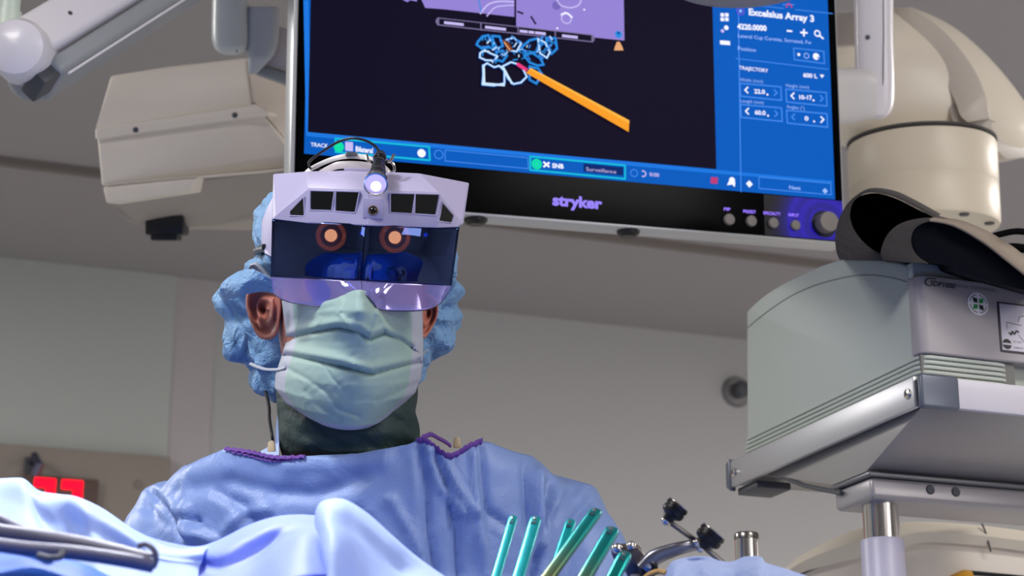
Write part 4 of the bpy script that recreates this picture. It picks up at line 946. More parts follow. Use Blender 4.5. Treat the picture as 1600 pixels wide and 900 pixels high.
    g.rings([ell(z, X0, cy, rx, ry, 56) for z, cy, rx, ry in ((.42, 2.12, .28, .21), (.7, 2.12, .26, .19), (1.0, 2.12, .235, .17), (1.2, 2.12, .232, .16), (1.34, 2.12, .236, .15), (1.41, 2.105, .228, .152), (1.445, 2.10, .212, .152), (1.468, 2.095, .18, .152), (1.487, 2.10, .145, .15), (1.502, 2.11, .115, .14), (1.515, 2.12, .09, .12))])
    for s in (-1, 1):
        g.tube([Vector((X0 + s * .06, 2.12, 1.43)), Vector((X0 + s * .13, 2.11, 1.415)), Vector((X0 + s * .195, 2.10, 1.400 + (.004 if s > 0 else 0))), Vector((X0 + s * .218, 2.09, 1.34)), Vector((X0 + s * .226, 2.08, 1.22)), Vector((X0 + s * .237, 2.065, 1.10)), Vector((X0 + s * .19, 1.955, 1.08)), Vector((X0 + s * .144, 1.85, 1.062))], [.05, .064, .064, .066, .068, .072, .060, .040], 32)
    gown = g.build('gown', M_gown, root)
    rm = gown.modifiers.new('fuse', 'REMESH'); rm.mode = 'VOXEL'; rm.voxel_size = .0040
    sm = gown.modifiers.new('soften', 'SMOOTH'); sm.iterations = 14; sm.factor = .6
    dg = bpy.context.evaluated_depsgraph_get(); me = bpy.data.meshes.new_from_object(gown.evaluated_get(dg)); gown.modifiers.clear()
    off = root_loc(root) + gown.location
    strokes = [  # pixel polylines, width, depth (+ = valley)
        ([(213, 748), (240, 770), (262, 800), (285, 835)], 6, .009), ([(225, 748), (252, 768), (275, 800), (300, 840)], 7, -.007), ([(190, 790), (215, 790), (240, 800), (262, 822)], 5, .004), ([(205, 765), (222, 775), (236, 790)], 4, .004),
        ([(275, 765), (262, 785), (270, 808), (310, 815)], 7, .006), ([(300, 760), (360, 752), (430, 770), (500, 772), (560, 750)], 14, .005), ([(290, 795), (300, 830), (340, 845)], 8, -.006), ([(340, 770), (380, 790), (400, 820)], 9, .005), ([(350, 830), (380, 800), (420, 795)], 7, -.004),
        ([(655, 700), (664, 760), (668, 830), (680, 900)], 4, .006), ([(670, 705), (690, 760), (720, 800)], 5, -.006), ([(690, 715), (712, 760), (742, 800)], 4, -.005), ([(678, 712), (700, 770), (712, 830), (716, 900)], 6, .006), ([(610, 780), (640, 830), (655, 860), (670, 900)], 4, -.005),
        ([(748, 700), (752, 760), (760, 800), (790, 820)], 5, .005), ([(740, 710), (745, 770), (750, 830), (760, 900)], 7, -.005), ([(846, 718), (838, 760), (842, 800), (846, 850)], 6, -.009), ([(862, 722), (864, 765), (852, 820), (835, 900)], 6, .011), ([(882, 735), (880, 760), (860, 800), (845, 860)], 5, -.006), ([(820, 725), (824, 770), (826, 830)], 5, .006),
        ([(900, 760), (880, 790), (868, 812)], 5, .004), ([(925, 780), (905, 800), (888, 830)], 5, .005), ([(560, 800), (600, 850), (640, 890)], 9, .004), ([(450, 730), (520, 725), (600, 720)], 12, -.003)]
    nv = len(me.vertices); me.update()
    cos = [v.co + off for v in me.vertices]; nor = [v.normal.copy() for v in me.vertices]
    for v, p, nn in zip(me.vertices, cos, nor):
        d = 0.0
        if p.z > 1.22 and nn.y < .35:
            sx, sy, sd = sproj(p); fc = max(0, min(1, 1.7 * (-nn.dot((p - CAM).normalized())) - .25))
            for pts, wd, am in strokes:
                wd = max(wd, 6.5)
                x0 = min(a for a, b in pts) - wd * 4; x1 = max(a for a, b in pts) + wd * 4
                if x0 < sx < x1:
                    q, _ = segdist(sx, sy, pts)
                    if q < wd * 4: d -= am * 1.25 * fc * math.exp(-(q / wd) ** 2)
        a = noise.noise(Vector((p.x * 11, p.y * 9, p.z * 6))); b = noise.noise(Vector((p.x * 26 + p.z * 10, p.y * 16, p.z * 16)) + Vector((5, 5, 5))); c = noise.noise(p * 70)
        d += .005 * a + .0022 * (.3 - abs(b) * 2) + .0006 * c
        v.co = v.co + nn * d
    # open the neckline
    bm = bmesh.new(); bm.from_mesh(me)
    gone = []
    for f in bm.faces:
        c = f.calc_center_median() + off; sx, sy, sd = sproj(c)
        top = table([(290, 729), (320, 715), (340, 707), (355, 700), (420, 712), (475, 713), (560, 709), (640, 694), (656, 686), (680, 700), (705, 712), (725, 700), (748, 689), (765, 692), (800, 706), (830, 713), (862, 719)], sx)[0]
        if sy < top and 290 < sx < 862 and c.z > 1.42: gone.append(f)
    bmesh.ops.delete(bm, geom=gone, context='FACES')
    NECK = [(290, 729), (320, 715), (340, 707), (355, 700), (420, 712), (475, 713), (560, 709), (640, 694), (656, 686), (680, 700), (705, 712), (725, 700), (748, 689), (765, 692), (800, 706), (830, 713), (862, 719)]
    for v in bm.verts:
        if v.is_boundary:
            p = v.co + off; sx, sy, sd = sproj(p)
            if 292 < sx < 858 and p.z > 1.4: v.co += UP * ((sy - table(NECK, sx)[0]) / FPX * sd)
    from mathutils.bvhtree import BVHTree
    bvh = BVHTree.FromBMesh(bm)
    def gd(x, y, dflt=2.05):
        for dy in (5, 9, 14, 20):
            h = bvh.ray_cast(CAM - off, ray(x, y + dy).normalized())
            if h[0]: return (h[0] + off - CAM).dot(FW)
        return dflt
    bm.to_mesh(me); bm.free(); me.shade_smooth(); gown.data = me
    md = gown.modifiers.new('thickness', 'SOLIDIFY'); md.thickness = .0014; md.offset = 0
    # purple binding and the tan tabs of the neckline
    def binding(pts, r=.0036): 
        c = crom(pts, 40); g = G()
        g.tube([P(x, y, d) + UP * .0006 * math.sin(i * 1.9) for i, (x, y, d) in enumerate(c)], [r * (1 + .22 * math.sin(i * 2.3)) for i in range(40)], 10, flat=.45); g.build('binding', M_purple, root, smooth=60)
    B2 = lambda pts, r=.0027, o=.001: binding([(x, y, gd(x, y) - o) for x, y in pts], r)
    B2([(352, 701), (378, 704), (400, 708), (420, 713), (445, 715), (476, 713)]); B2([(362, 706), (385, 710), (410, 717), (432, 720), (460, 717)], .0018)
    B2([(652, 690), (664, 688), (680, 700), (698, 712), (716, 708), (732, 698), (752, 689)], .0033); binding([(660, 684, 2.0), (672, 679, 2.01), (688, 686, 2.04), (704, 696, 2.06)], .0022)
    for x, y, w_ in ((424, 697, 13), (714, 691, 12)):
        G().slab([P(x - w_ / 2, y + 9, 2.03), P(x + w_ / 2, y + 9, 2.03), P(x + w_ / 2 - 1, y - 5, 2.035), P(x + 1, y - 9, 2.035), P(x - w_ / 2 + 1, y - 6, 2.035)], FW * .004).build('tan_tab', mat('tan_tab', (196, 176, 146), .7), root, bevel=.001)
    G().slab([P(x, y, d) for x, y, d in ((402, 708, 2.07), (436, 714, 2.04), (436, 688, 2.06), (434, 640, 2.1), (428, 700, 2.08))], FW * .003).build('inner_neckline', M_gown, root)
surgeon()

# ================================================================== HEADSET
def headset():
    t = empty('surgical_headset', P(578, 330, 1.96), 'lavender white augmented reality headset with dark mirrored visor worn on the head', 'headset')
    top = [(427, 272, 1.995), (480, 268, 1.985), (545, 266, 1.978), (655, 271, 1.98), (733, 286, 2.0)]
    cre = [(432, 336, 1.962), (482, 293, 1.938), (575, 296, 1.925), (685, 300, 1.938), (722, 349, 1.966)]
    bot = [(425, 342, 1.962), (482, 349, 1.934), (575, 353, 1.922), (685, 356, 1.936), (714, 355, 1.960)]
    bk_t = [(x, y, 2.06) for x, y, d in top]; bk_b = [(x, y, 2.06) for x, y, d in bot]
    L = lambda r: [P(*p) for p in r]
    g = G(); rs = [L(bk_b), L(bot), L(cre), L(top), [P(x, y, 2.03) for x, y, d in top]]
    vs = [p for r in rs for p in r]; n = 5; fs = [(i * n + k, i * n + k + 1, (i + 1) * n + k + 1, (i + 1) * n + k) for i in range(4) for k in range(4)]
    fs += [(0, 5, 10, 15, 20), (24, 19, 14, 9, 4), (0, 20, 21, 22, 23, 24, 4, 3, 2, 1)]
    g.add(vs, fs); g.build('housing', M_hs, t, bevel=.0012, smooth=18)
    def dd(x): return table([(425, 1.962), (482, 1.936), (575, 1.9235), (685, 1.937), (722, 1.964)], x)[0]
    Mw = mat('sensor_glass', (6, 9, 10), .12)
    for q in ([(486, 299), (521, 300), (517, 328), (486, 327)], [(526, 300), (560, 301), (554, 331), (525, 329)], [(611, 303), (647, 304), (643, 333), (611, 331)], [(650, 304), (685, 305), (680, 335), (649, 333)], [(474, 309), (475, 337), (454, 336), (454, 330)], [(692, 318), (708, 337), (705, 347), (686, 345)]):
        G().slab([P(x, y, dd(x) - (.0008 if len(q) == 4 and abs(x - 580) < 110 else .0018 if x > 580 else .0012)) for x, y in q], FW * .003).build('sensor_window', Mw, t, smooth=0)
        cx = sum(a for a, b in q) / len(q); cy = sum(b for a, b in q) / len(q)
        qo = [(cx + (x - cx) * 1.10, cy + (y - cy) * 1.10) for x, y in q]; gi = G()
        for k in range(len(q)):
            j = (k + 1) % len(q)
            gi.tube([P(qo[k][0], qo[k][1], dd(qo[k][0]) - .0002), P(qo[j][0], qo[j][1], dd(qo[j][0]) - .0002)], .0009, 6)
        gi.build('window_rim', M_hs, t)
    G().slab([P(x, y, 1.9225) for x, y in ((567, 309), (601, 311), (599, 343), (567, 341))], FW * .003).build('centre_plate', mat('headset_plate', (156, 150, 180), .4), t, bevel=.0008)
    G().lathe(axis_frame(P(583, 329, 1.9223), -FW), [(0, -.001), (.0048, -.001), (.0048, .0006), (.0040, .0009), (.0030, .0002), (0, .0002)], 24).build('camera_ring', mat('camera_bronze', (110, 92, 76), .3, .7), t)
    G().lathe(axis_frame(P(583, 329, 1.9213), -FW), [(0, 0), (.0026, 0), (.002, .0005), (0, .0006)], 20).build('camera_lens', M_blackg, t)
    # dark visor, one curved sheet with a centre line
    def curve(y_l, y_r, v):
        return
    rows = []
    for i in range(25):
        v = i / 24; rr = []
        for k in range(61):
            u = k / 60; x = lerp(lerp(426, 424, v), lerp(717, 705, v), u); y = lerp(lerp(342, 432, v), lerp(355, 446, v), u) + 2 * math.sin(PI * u) * (1 - v)
            s = 2 * u - 1; d = 1.972 - .046 * (1 - abs(s) ** 2.6) - .004 * math.sin(PI * v) + .004 * v
            d += .0025 * math.exp(-(s / .03) ** 2)
            rr.append(P(x, y, d))
        rows.append(rr)
    G().grid(rows).build('dark_visor', glassy('visor_glass', (.15, .15, .20, 1), (.16, .24, .62, 1), .20, .03), t, smooth=60, solid=.0016)
    rows = []
    low = crom([(427, 458), (445, 470), (480, 477), (520, 480), (547, 481), (553, 472), (560, 462), (566, 458), (574, 463), (584, 474), (594, 484), (630, 486), (665, 484), (688, 474), (700, 456)], 61)
    for i in range(17):
        v = i / 16; rr = []
        for k in range(61):
            u = k / 60; x0 = lerp(424, 705, u); y0 = lerp(432, 446, u); x1, y1 = low[k]
            x = lerp(x0, x1, v); y = lerp(y0, y1, v); s = 2 * u - 1
            d = 1.976 - .046 * (1 - abs(s) ** 2.6) + .006 * v - .012 * math.exp(-((x - 562) / 30) ** 2) * v
            rr.append(P(x, y, d - .014 * v * (1 - abs(s) ** 3)))
        rows.append(rr)
    G().grid(rows).build('face_shield', glassy('shield_glass', (.74, .68, .95, 1), (.72, .66, 1, 1), .26, .08, (.42, .40, .85, 1), .22), t, smooth=60, solid=.001)
    G().tube([r + FW * .0 for r in rows[-1]], .0006, 6).build('shield_edge', mat('edge_dark', (46, 46, 66), .4), t)
    G().tube([rows[0][30] - FW * .001, rows[8][30] - FW * .001, rows[-1][28]], .0004, 6).build('shield_seam', mat('edge_dark', (46, 46, 66)), t)
    # display projectors behind the visor
    for x, y in ((517, 368), (617, 371)):
        c = P(x, y, 1.955); F = axis_frame(c, -FW)
        p = G().lathe(F, [(0, -.012), (.017, -.012), (.017, 0), (.0150, .003), (.0115, .0), (.010, -.003), (0, -.004)], 40).build('projector', mat('projector_bronze', (120, 72, 40), .3, .6), t)
        G().sphere(P(x, y, 1.9565), .0060, 14).build('projector_lens', mat('projector_glow', (255, 176, 100), emit=45), p)
        G().sphere(P(x - 17, y - 13, 1.957), .0026, 8).build('status_light', mat('status_blue', (150, 190, 255), emit=26), p)
        G().sphere(P(x + 48, y - 4, 1.958), .002, 8).build('status_light', mat('status_deep_blue', (30, 80, 255), emit=14), p)
    G().slab([P(x, y, 1.966) for x, y in ((432, 350), (708, 362), (696, 400), (640, 402), (570, 385), (500, 396), (440, 392))], FW * .004).build('optics_board', mat('optics_navy', (20, 30, 62), .35), t)
    # side arm and brace over the cap
    G().slab([P(x, y, d) for x, y, d in ((427, 305, 2.0), (427, 404, 1.985), (413, 396, 2.0), (408, 380, 2.02), (409, 345, 2.02), (418, 322, 2.01))], FW * .03).build('side_arm', M_hs, t, bevel=.002, bseg=3)
    G().lathe(axis_frame(P(410, 362, 2.02), -RT), [(0, 0), (.010, 0), (.010, .004), (.008, .006), (0, .006)], 28).build('side_dial', M_hs, t)
    G().box(frame(P(416, 386, 2.01), RT, FW, UP), -.004, .006, -.004, .012, -.003, .003).build('strap_buckle', M_black, t, bevel=.001)
    G().tube([P(420, 388, 2.02), P(405, 390, 2.05), P(400, 393, 2.10), P(410, 394, 2.17)], .0035, 10).build('head_strap', M_greyd, t)
    M_br = mat('bracket_white', (222, 216, 212), .3, .1)
    def arch(pts, w_, name, m, dd0=0, th=.006):
        c = crom(pts, 30); g = G(); g.rings([[P(x, y, d), P(x, y + w_, d - .002), P(x, y + w_, d + th), P(x, y, d + th)] for x, y, d in c]); g.build(name, m, t, bevel=.0006, smooth=30)
    arch([(474, 270, 2.02), (484, 261, 2.0), (508, 249, 1.99), (530, 242, 1.985), (552, 240, 1.985), (575, 243, 1.985), (590, 250, 1.985), (606, 262, 1.99), (612, 270, 2.0)], 8, 'top_bracket', M_br, th=.02)
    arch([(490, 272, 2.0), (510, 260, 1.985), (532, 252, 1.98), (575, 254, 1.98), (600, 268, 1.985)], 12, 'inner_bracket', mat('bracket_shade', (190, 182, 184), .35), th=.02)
    G().slab([P(x, y, 1.976) for x, y in ((538, 262), (580, 263), (582, 272), (536, 270))], FW * .02).build('bracket_plate', M_hs, t, bevel=.0006)
    G().lathe(axis_frame(P(549, 243, 1.985), UP), [(0, 0), (.006, 0), (.0055, .003), (0, .0035)], 20).build('bracket_knob', M_greyd, t)
    # headlight: black barrel with a lit lens
    a = P(594, 244, 1.965); b_ = P(587, 288, 1.898); ax = (b_ - a).normalized(); Ln = (b_ - a).length
    F = axis_frame(a, ax)
    G().lathe(F, [(0, -.002), (.0055, -.002), (.0062, .004), (.0062, .012), (.0052, .014), (.0052, .022), (.0066, .026), (.0078, Ln * .7), (.0096, Ln * .92), (0, Ln * .92)], 36).build('headlight_barrel', mat('barrel_black', (18, 18, 22), .25, .4), t)
    for z, r in ((.006, .0068), (.018, .0060), (Ln * .62, .0079)):
        G().lathe(F, [(r * .8, z), (r, z), (r, z + .0014), (r * .8, z + .0014)], 30, cap=False).build('barrel_ring', M_chrome, t)
    G().lathe(F, [(.0090, Ln * .90), (.0112, Ln * .9), (.0114, Ln * 1.0), (.0100, Ln * 1.005), (.0096, Ln * .93)], 40, cap=False).build('headlight_bezel', M_chrome, t)
    hl = G().lathe(F, [(0, Ln * .925), (.0098, Ln * .925), (.0096, Ln * .94), (.006, Ln * .96), (0, Ln * .965)], 36).build('headlight_lens', mat('headlight_glow', (186, 178, 252), emit=1.15), t)
    G().sphere(F @ Vector((0, -.003, Ln * .955)), .0048, 12).build('headlight_bulb', mat('headlight_core', (255, 255, 255), emit=9), hl)
    for s in (-1, 1):
        G().tube([F @ Vector((s * .007, .0, .016)), F @ Vector((s * .011, 0, .012)), F @ Vector((s * .013, .002, .002))], .0016, 8).build('clip_pin', M_chrome, t)
    G().tube([P(x, y, d) for x, y, d in crom([(594, 243, 1.965), (588, 230, 1.966), (572, 220, 1.968), (550, 216, 1.97), (528, 222, 1.975), (505, 236, 1.982), (488, 248, 1.99), (482, 257, 1.995), (488, 265, 2.0), (500, 264, 2.01)], 50)], .0013, 8).build('lamp_cable', M_black, t)
    G().tube([P(x, y, d) for x, y, d in crom([(604, 250, 1.985), (614, 256, 1.985), (616, 266, 1.985), (606, 272, 1.985)], 20)], .0014, 8).build('wire_loop', M_chrome, t)
    G().tube([P(x, y, d) for x, y, d in crom([(410, 395, 2.06), (402, 440, 2.13), (404, 560, 2.15), (419, 628, 2.105), (421, 655, 2.09), (425, 680, 2.07), (428, 700, 2.07)], 40)], .0017, 8).build('power_cable', M_black, t)
headset()

# ================================================================== DRAPES
M_drape = cloth('drape_blue', (170, 192, 238), .3, .65, .25, 35, .004)
M_drape2 = cloth('drape_lilac_blue', (140, 160, 246), .3, .6, .25, 35, .004)
M_sheet = cloth('sheet_deep_blue', (24, 96, 205), .15, .6, .3, 30, .005)
def patch(name, rows, m, nu, nv, parent=None, th=.0016, amp=.002, seed=0, back=True):
    R = [crom(r, nu) for r in rows]
    if back:                                        # fall away behind the ridge
        r0 = R[0]; R = [[(x, y + (990 - y) * .98, min(d + .05, 1.66)) for x, y, d in r0], [(x, y + (990 - y) * .5, min(d + .045, 1.655)) for x, y, d in r0], [(x, y + 7, d + .02) for x, y, d in r0]] + R
    cols = [crom([r[k] for r in R], nv) for k in range(nu)]
    out = []
    for i in range(nv):
        rr = []
        for k in range(nu):
            x, y, d = cols[k][i]; p = P(x, y, d)
            p += UP * amp * noise.noise(Vector((p.x * 12 + seed, p.y * 12, p.z * 12))) + FW * amp * 1.5 * noise.noise(Vector((p.x * 30, p.y * 8 + seed, p.z * 30)))
            rr.append(p)
        out.append(rr)
    g = G(); g.grid(out)
    return g.build(name, m, parent, smooth=70, solid=th)
# hidden operating table that carries the drapes
t = empty('operating_table', Vector((-.15, 1.15, 0)), 'draped operating table in front of the surgeon, only its blue cover showing', 'operating table')
G().box(Matrix.Identity(4), -1.1, .75, .78, 1.62, .86, .93).build('table_top', M_greyd, t, bevel=.015)
G().box(Matrix.Identity(4), -.35, .05, 1.0, 1.4, .12, .86).build('column', M_steel, t, bevel=.02)
G().box(Matrix.Identity(4), -.6, .3, .85, 1.5, .0, .12).build('base', M_steel, t, bevel=.03)
g = G()                                             # blue sheet that covers the table and hangs to the floor side
def sheet_rows():
    rows = []
    prof = [(1.69, .35), (1.68, .75), (1.672, 1.05), (1.655, 1.20), (1.60, 1.238), (1.5, 1.240), (1.3, 1.203), (1.1, 1.168), (.9, 1.13), (.76, 1.07), (.71, .95), (.68, .6), (.67, .35)]
    for i, (y, z) in enumerate(crom(prof, 60)):
        rr = []
        for k in range(91):
            x = -1.15 + 1.95 * k / 90
            rr.append(Vector((x + .01 * math.sin(z * 9), y + .012 * math.sin(x * 22 + 2 * noise.noise(Vector((x * 3, z, 0)))) * (1 if z < .9 else .2), z + .005 * noise.noise(Vector((x * 5, y * 5, 0))))))
        rows.append(rr)
    return rows
G().box(Matrix.Identity(4), -1.0, .68, .84, 1.60, .93, 1.10).build('mattress', mat('mattress_black', (30, 30, 34), .6), t, bevel=.04, bseg=4)
o = G().grid(sheet_rows()).build('table_sheet', M_sheet, None, smooth=70, solid=.002)
tag(o, 'blue sheet covering the operating table beneath the pale drapes', 'drape')
# left drape: a steep pale sheet whose lit top edge sweeps down to the right
o = patch('surgical_drape', [
    [(-60, 752, 1.60), (0, 753, 1.59), (30, 752, 1.58), (42, 756, 1.575), (62, 771, 1.57), (90, 775, 1.57), (120, 779, 1.57), (160, 797, 1.57), (205, 826, 1.57), (250, 848, 1.56), (300, 857, 1.55), (330, 852, 1.54)],
    [(-60, 757, 1.57), (0, 757, 1.56), (32, 757, 1.55), (50, 772, 1.54), (70, 784, 1.53), (98, 783, 1.52), (124, 787, 1.49), (158, 806, 1.48), (196, 830, 1.47), (240, 856, 1.46), (290, 864, 1.45), (320, 864, 1.44)],
    [(-60, 790, 1.54), (0, 790, 1.53), (42, 798, 1.52), (66, 816, 1.515), (92, 824, 1.505), (116, 822, 1.495), (138, 832, 1.465), (166, 846, 1.46), (200, 860, 1.455), (236, 870, 1.44), (280, 878, 1.43), (315, 880, 1.43)],
    [(-60, 830, 1.50), (0, 832, 1.49), (50, 840, 1.48), (82, 852, 1.475), (104, 860, 1.47), (126, 862, 1.455), (148, 866, 1.44), (176, 872, 1.44), (206, 878, 1.44), (238, 884, 1.43), (280, 892, 1.42), (310, 898, 1.42)],
    [(-60, 960, 1.36), (0, 960, 1.36), (50, 960, 1.36), (95, 960, 1.36), (120, 960, 1.36), (140, 960, 1.36), (160, 960, 1.36), (180, 960, 1.36), (210, 960, 1.36), (240, 960, 1.36), (280, 960, 1.36), (310, 960, 1.36)]],
    M_drape, 140, 70, amp=.002)
tag(o, 'pale blue surgical drape rising at the far left behind the grey tubes', 'drape')
o = patch('surgical_drape', [
    [(-60, 866, 1.34), (0, 866, 1.34), (50, 869, 1.335), (95, 874, 1.33), (130, 882, 1.325), (160, 896, 1.32), (190, 912, 1.31)],
    [(-60, 874, 1.31), (0, 874, 1.31), (50, 880, 1.30), (92, 886, 1.30), (126, 893, 1.30), (156, 904, 1.30), (185, 918, 1.30)],
    [(-60, 960, 1.22), (0, 960, 1.22), (50, 960, 1.22), (92, 960, 1.22), (126, 960, 1.22), (156, 965, 1.22), (185, 970, 1.22)]],
    M_sheet, 60, 24, amp=.002, seed=6)
tag(o, 'deep blue drape corner at the bottom left beneath the grey tubes', 'drape')
# middle drape in low folds with a flat lit shelf along its top
o = patch('surgical_drape', [
    [(200, 822, 1.555), (235, 838, 1.55), (275, 850, 1.545), (310, 855, 1.54), (345, 845, 1.54), (390, 824, 1.54), (430, 812, 1.54), (470, 809, 1.54), (510, 812, 1.54)],
    [(205, 828, 1.53), (240, 846, 1.51), (275, 860, 1.48), (308, 868, 1.47), (345, 862, 1.44), (390, 838, 1.45), (430, 822, 1.46), (470, 816, 1.48), (510, 818, 1.48)],
    [(210, 846, 1.50), (245, 862, 1.49), (275, 874, 1.465), (308, 884, 1.45), (350, 890, 1.42), (395, 872, 1.43), (430, 850, 1.44), (470, 836, 1.43), (510, 832, 1.43)],
    [(210, 872, 1.47), (245, 880, 1.46), (275, 890, 1.45), (312, 902, 1.42), (352, 912, 1.38), (396, 900, 1.375), (436, 868, 1.38), (474, 850, 1.38), (510, 850, 1.40)],
    [(200, 960, 1.40), (235, 960, 1.40), (270, 960, 1.39), (308, 960, 1.36), (350, 960, 1.33), (396, 950, 1.31), (440, 910, 1.30), (480, 900, 1.30), (510, 900, 1.34)]],
    M_drape2, 130, 70, amp=.003, seed=4)
tag(o, 'bright lilac blue surgical drape in low folds, left of the pointed fold', 'drape')
# pointed fold: left face turned to the lamp, right face a pale slope
o = patch('surgical_drape', [
    [(486, 912, 1.475), (490, 860, 1.475), (493, 815, 1.473), (498, 794, 1.47), (510, 786, 1.468), (530, 784, 1.466), (548, 790, 1.463), (575, 808, 1.46), (610, 838, 1.455), (650, 872, 1.45), (700, 908, 1.43)],
    [(486, 914, 1.44), (492, 862, 1.43), (496, 824, 1.425), (502, 804, 1.42), (514, 796, 1.42), (532, 795, 1.43), (549, 801, 1.44), (574, 820, 1.44), (606, 849, 1.44), (642, 882, 1.44), (686, 914, 1.42)],
    [(488, 918, 1.41), (496, 872, 1.40), (502, 840, 1.39), (512, 824, 1.385), (526, 820, 1.395), (540, 822, 1.415), (554, 830, 1.425), (574, 846, 1.43), (600, 870, 1.43), (630, 896, 1.43), (670, 922, 1.41)],
    [(492, 926, 1.38), (502, 890, 1.365), (512, 866, 1.355), (526, 856, 1.36), (540, 854, 1.38), (552, 858, 1.40), (564, 864, 1.41), (580, 878, 1.415), (602, 896, 1.415), (630, 914, 1.41), (670, 934, 1.39)],
    [(492, 975, 1.34), (504, 960, 1.32), (516, 950, 1.31), (530, 948, 1.32), (544, 948, 1.34), (556, 950, 1.36), (570, 955, 1.37), (586, 960, 1.37), (606, 966, 1.37), (632, 970, 1.37), (670, 975, 1.36)]],
    M_drape, 120, 70, amp=.0015, seed=9)
tag(o, 'pointed fold of pale blue drape standing up in front of the surgeon, lower centre', 'drape')
# small towel at the right
o = patch('towel', [
    [(1036, 900, 1.62), (1044, 885, 1.61), (1054, 874, 1.60), (1080, 870, 1.60), (1105, 872, 1.60), (1125, 880, 1.60), (1145, 882, 1.60), (1165, 876, 1.60), (1188, 877, 1.60), (1196, 886, 1.60), (1225, 894, 1.60), (1260, 904, 1.60)],
    [(1036, 904, 1.60), (1044, 890, 1.585), (1056, 879, 1.58), (1080, 878, 1.595), (1105, 880, 1.59), (1125, 886, 1.575), (1145, 889, 1.59), (1165, 884, 1.59), (1186, 883, 1.575), (1198, 892, 1.57), (1225, 899, 1.57), (1260, 908, 1.57)],
    [(1036, 915, 1.57), (1044, 905, 1.55), (1056, 892, 1.54), (1080, 890, 1.55), (1105, 893, 1.54), (1125, 900, 1.54), (1145, 904, 1.55), (1165, 898, 1.54), (1186, 896, 1.53), (1200, 906, 1.54), (1225, 912, 1.54), (1260, 915, 1.54)],
    [(1030, 990, 1.5), (1044, 990, 1.5), (1056, 990, 1.5), (1080, 990, 1.5), (1105, 990, 1.5), (1125, 990, 1.5), (1145, 990, 1.5), (1165, 990, 1.5), (1186, 990, 1.5), (1200, 990, 1.5), (1225, 990, 1.5), (1260, 990, 1.5)]],
    cloth('towel_blue', (180, 198, 240), .25, .7, .6, 60, .008), 140, 60, amp=.006, seed=2)
tag(o, 'crumpled light blue towel in front of the chrome post at the bottom right of centre', 'towel')

# ================================================================== TUBES LOWER LEFT
M_tube = mat('tube_grey', (88, 88, 112), .5)
for k, (pts, r, lab) in enumerate((
        ([(-40, 822, 1.30), (0, 832, 1.30), (60, 840, 1.30), (120, 850, 1.29), (175, 862, 1.28), (215, 872, 1.275), (240, 877, 1.27)], .0056, 'thick grey tube sweeping in from the left edge and hooking round at its right end'),
        ([(-40, 846, 1.28), (0, 852, 1.28), (50, 858, 1.275), (100, 862, 1.27), (150, 868, 1.265), (200, 876, 1.26), (240, 884, 1.262)], .0046, 'lower grey tube running just beneath the thick hooked tube, lower left'),
        ([(-40, 795, 1.36), (0, 812, 1.35), (20, 822, 1.34), (45, 832, 1.33), (80, 842, 1.315)], .0036, 'short grey tube end coming in at the left edge above the two longer tubes'))):
    o = G().tube([P(*p) for p in crom(pts, 60)], r, 16).build('tube', M_tube, None, smooth=60)
    tag(o, lab, 'tube', 'grey tubes on the drape')
    if k == 0: G().tube([P(*p) for p in crom([(218, 852, 1.272), (230, 851, 1.266), (241, 860, 1.262), (244, 872, 1.261), (238, 885, 1.262), (228, 884, 1.264)], 24)], .0018, 10).build('hook_end', mat('hook_grey', (86, 84, 96), .4), o)
o = G().tube([P(*p) for p in crom([(60, 868, 1.262), (78, 872, 1.255), (94, 870, 1.258), (98, 862, 1.262)], 14)], .0022, 8).build('tube_clip', mat('clip_grey', (70, 72, 80), .5))
tag(o, 'small dark clip hanging under the grey tubes at the lower left', 'clip')
# lilac drape edge tucked under the hook
# ================================================================== TEAL INSTRUMENTS
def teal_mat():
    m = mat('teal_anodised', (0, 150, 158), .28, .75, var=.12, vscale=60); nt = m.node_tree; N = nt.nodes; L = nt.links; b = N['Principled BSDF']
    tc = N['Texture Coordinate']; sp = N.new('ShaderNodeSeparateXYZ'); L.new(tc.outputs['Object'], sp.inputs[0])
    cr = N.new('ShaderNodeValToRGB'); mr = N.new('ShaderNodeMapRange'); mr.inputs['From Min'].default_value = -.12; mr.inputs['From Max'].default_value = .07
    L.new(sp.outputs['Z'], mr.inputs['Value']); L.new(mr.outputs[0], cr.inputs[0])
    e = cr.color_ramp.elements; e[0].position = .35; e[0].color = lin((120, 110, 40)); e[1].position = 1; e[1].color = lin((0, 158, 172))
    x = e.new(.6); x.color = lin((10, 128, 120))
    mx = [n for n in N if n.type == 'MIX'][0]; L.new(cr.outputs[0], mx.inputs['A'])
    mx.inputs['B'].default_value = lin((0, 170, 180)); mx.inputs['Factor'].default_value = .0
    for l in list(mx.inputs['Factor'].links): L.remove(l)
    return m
M_teal = teal_mat(); M_teal2 = mat('teal_light', (10, 158, 162), .3, .6, var=.15, vscale=60)
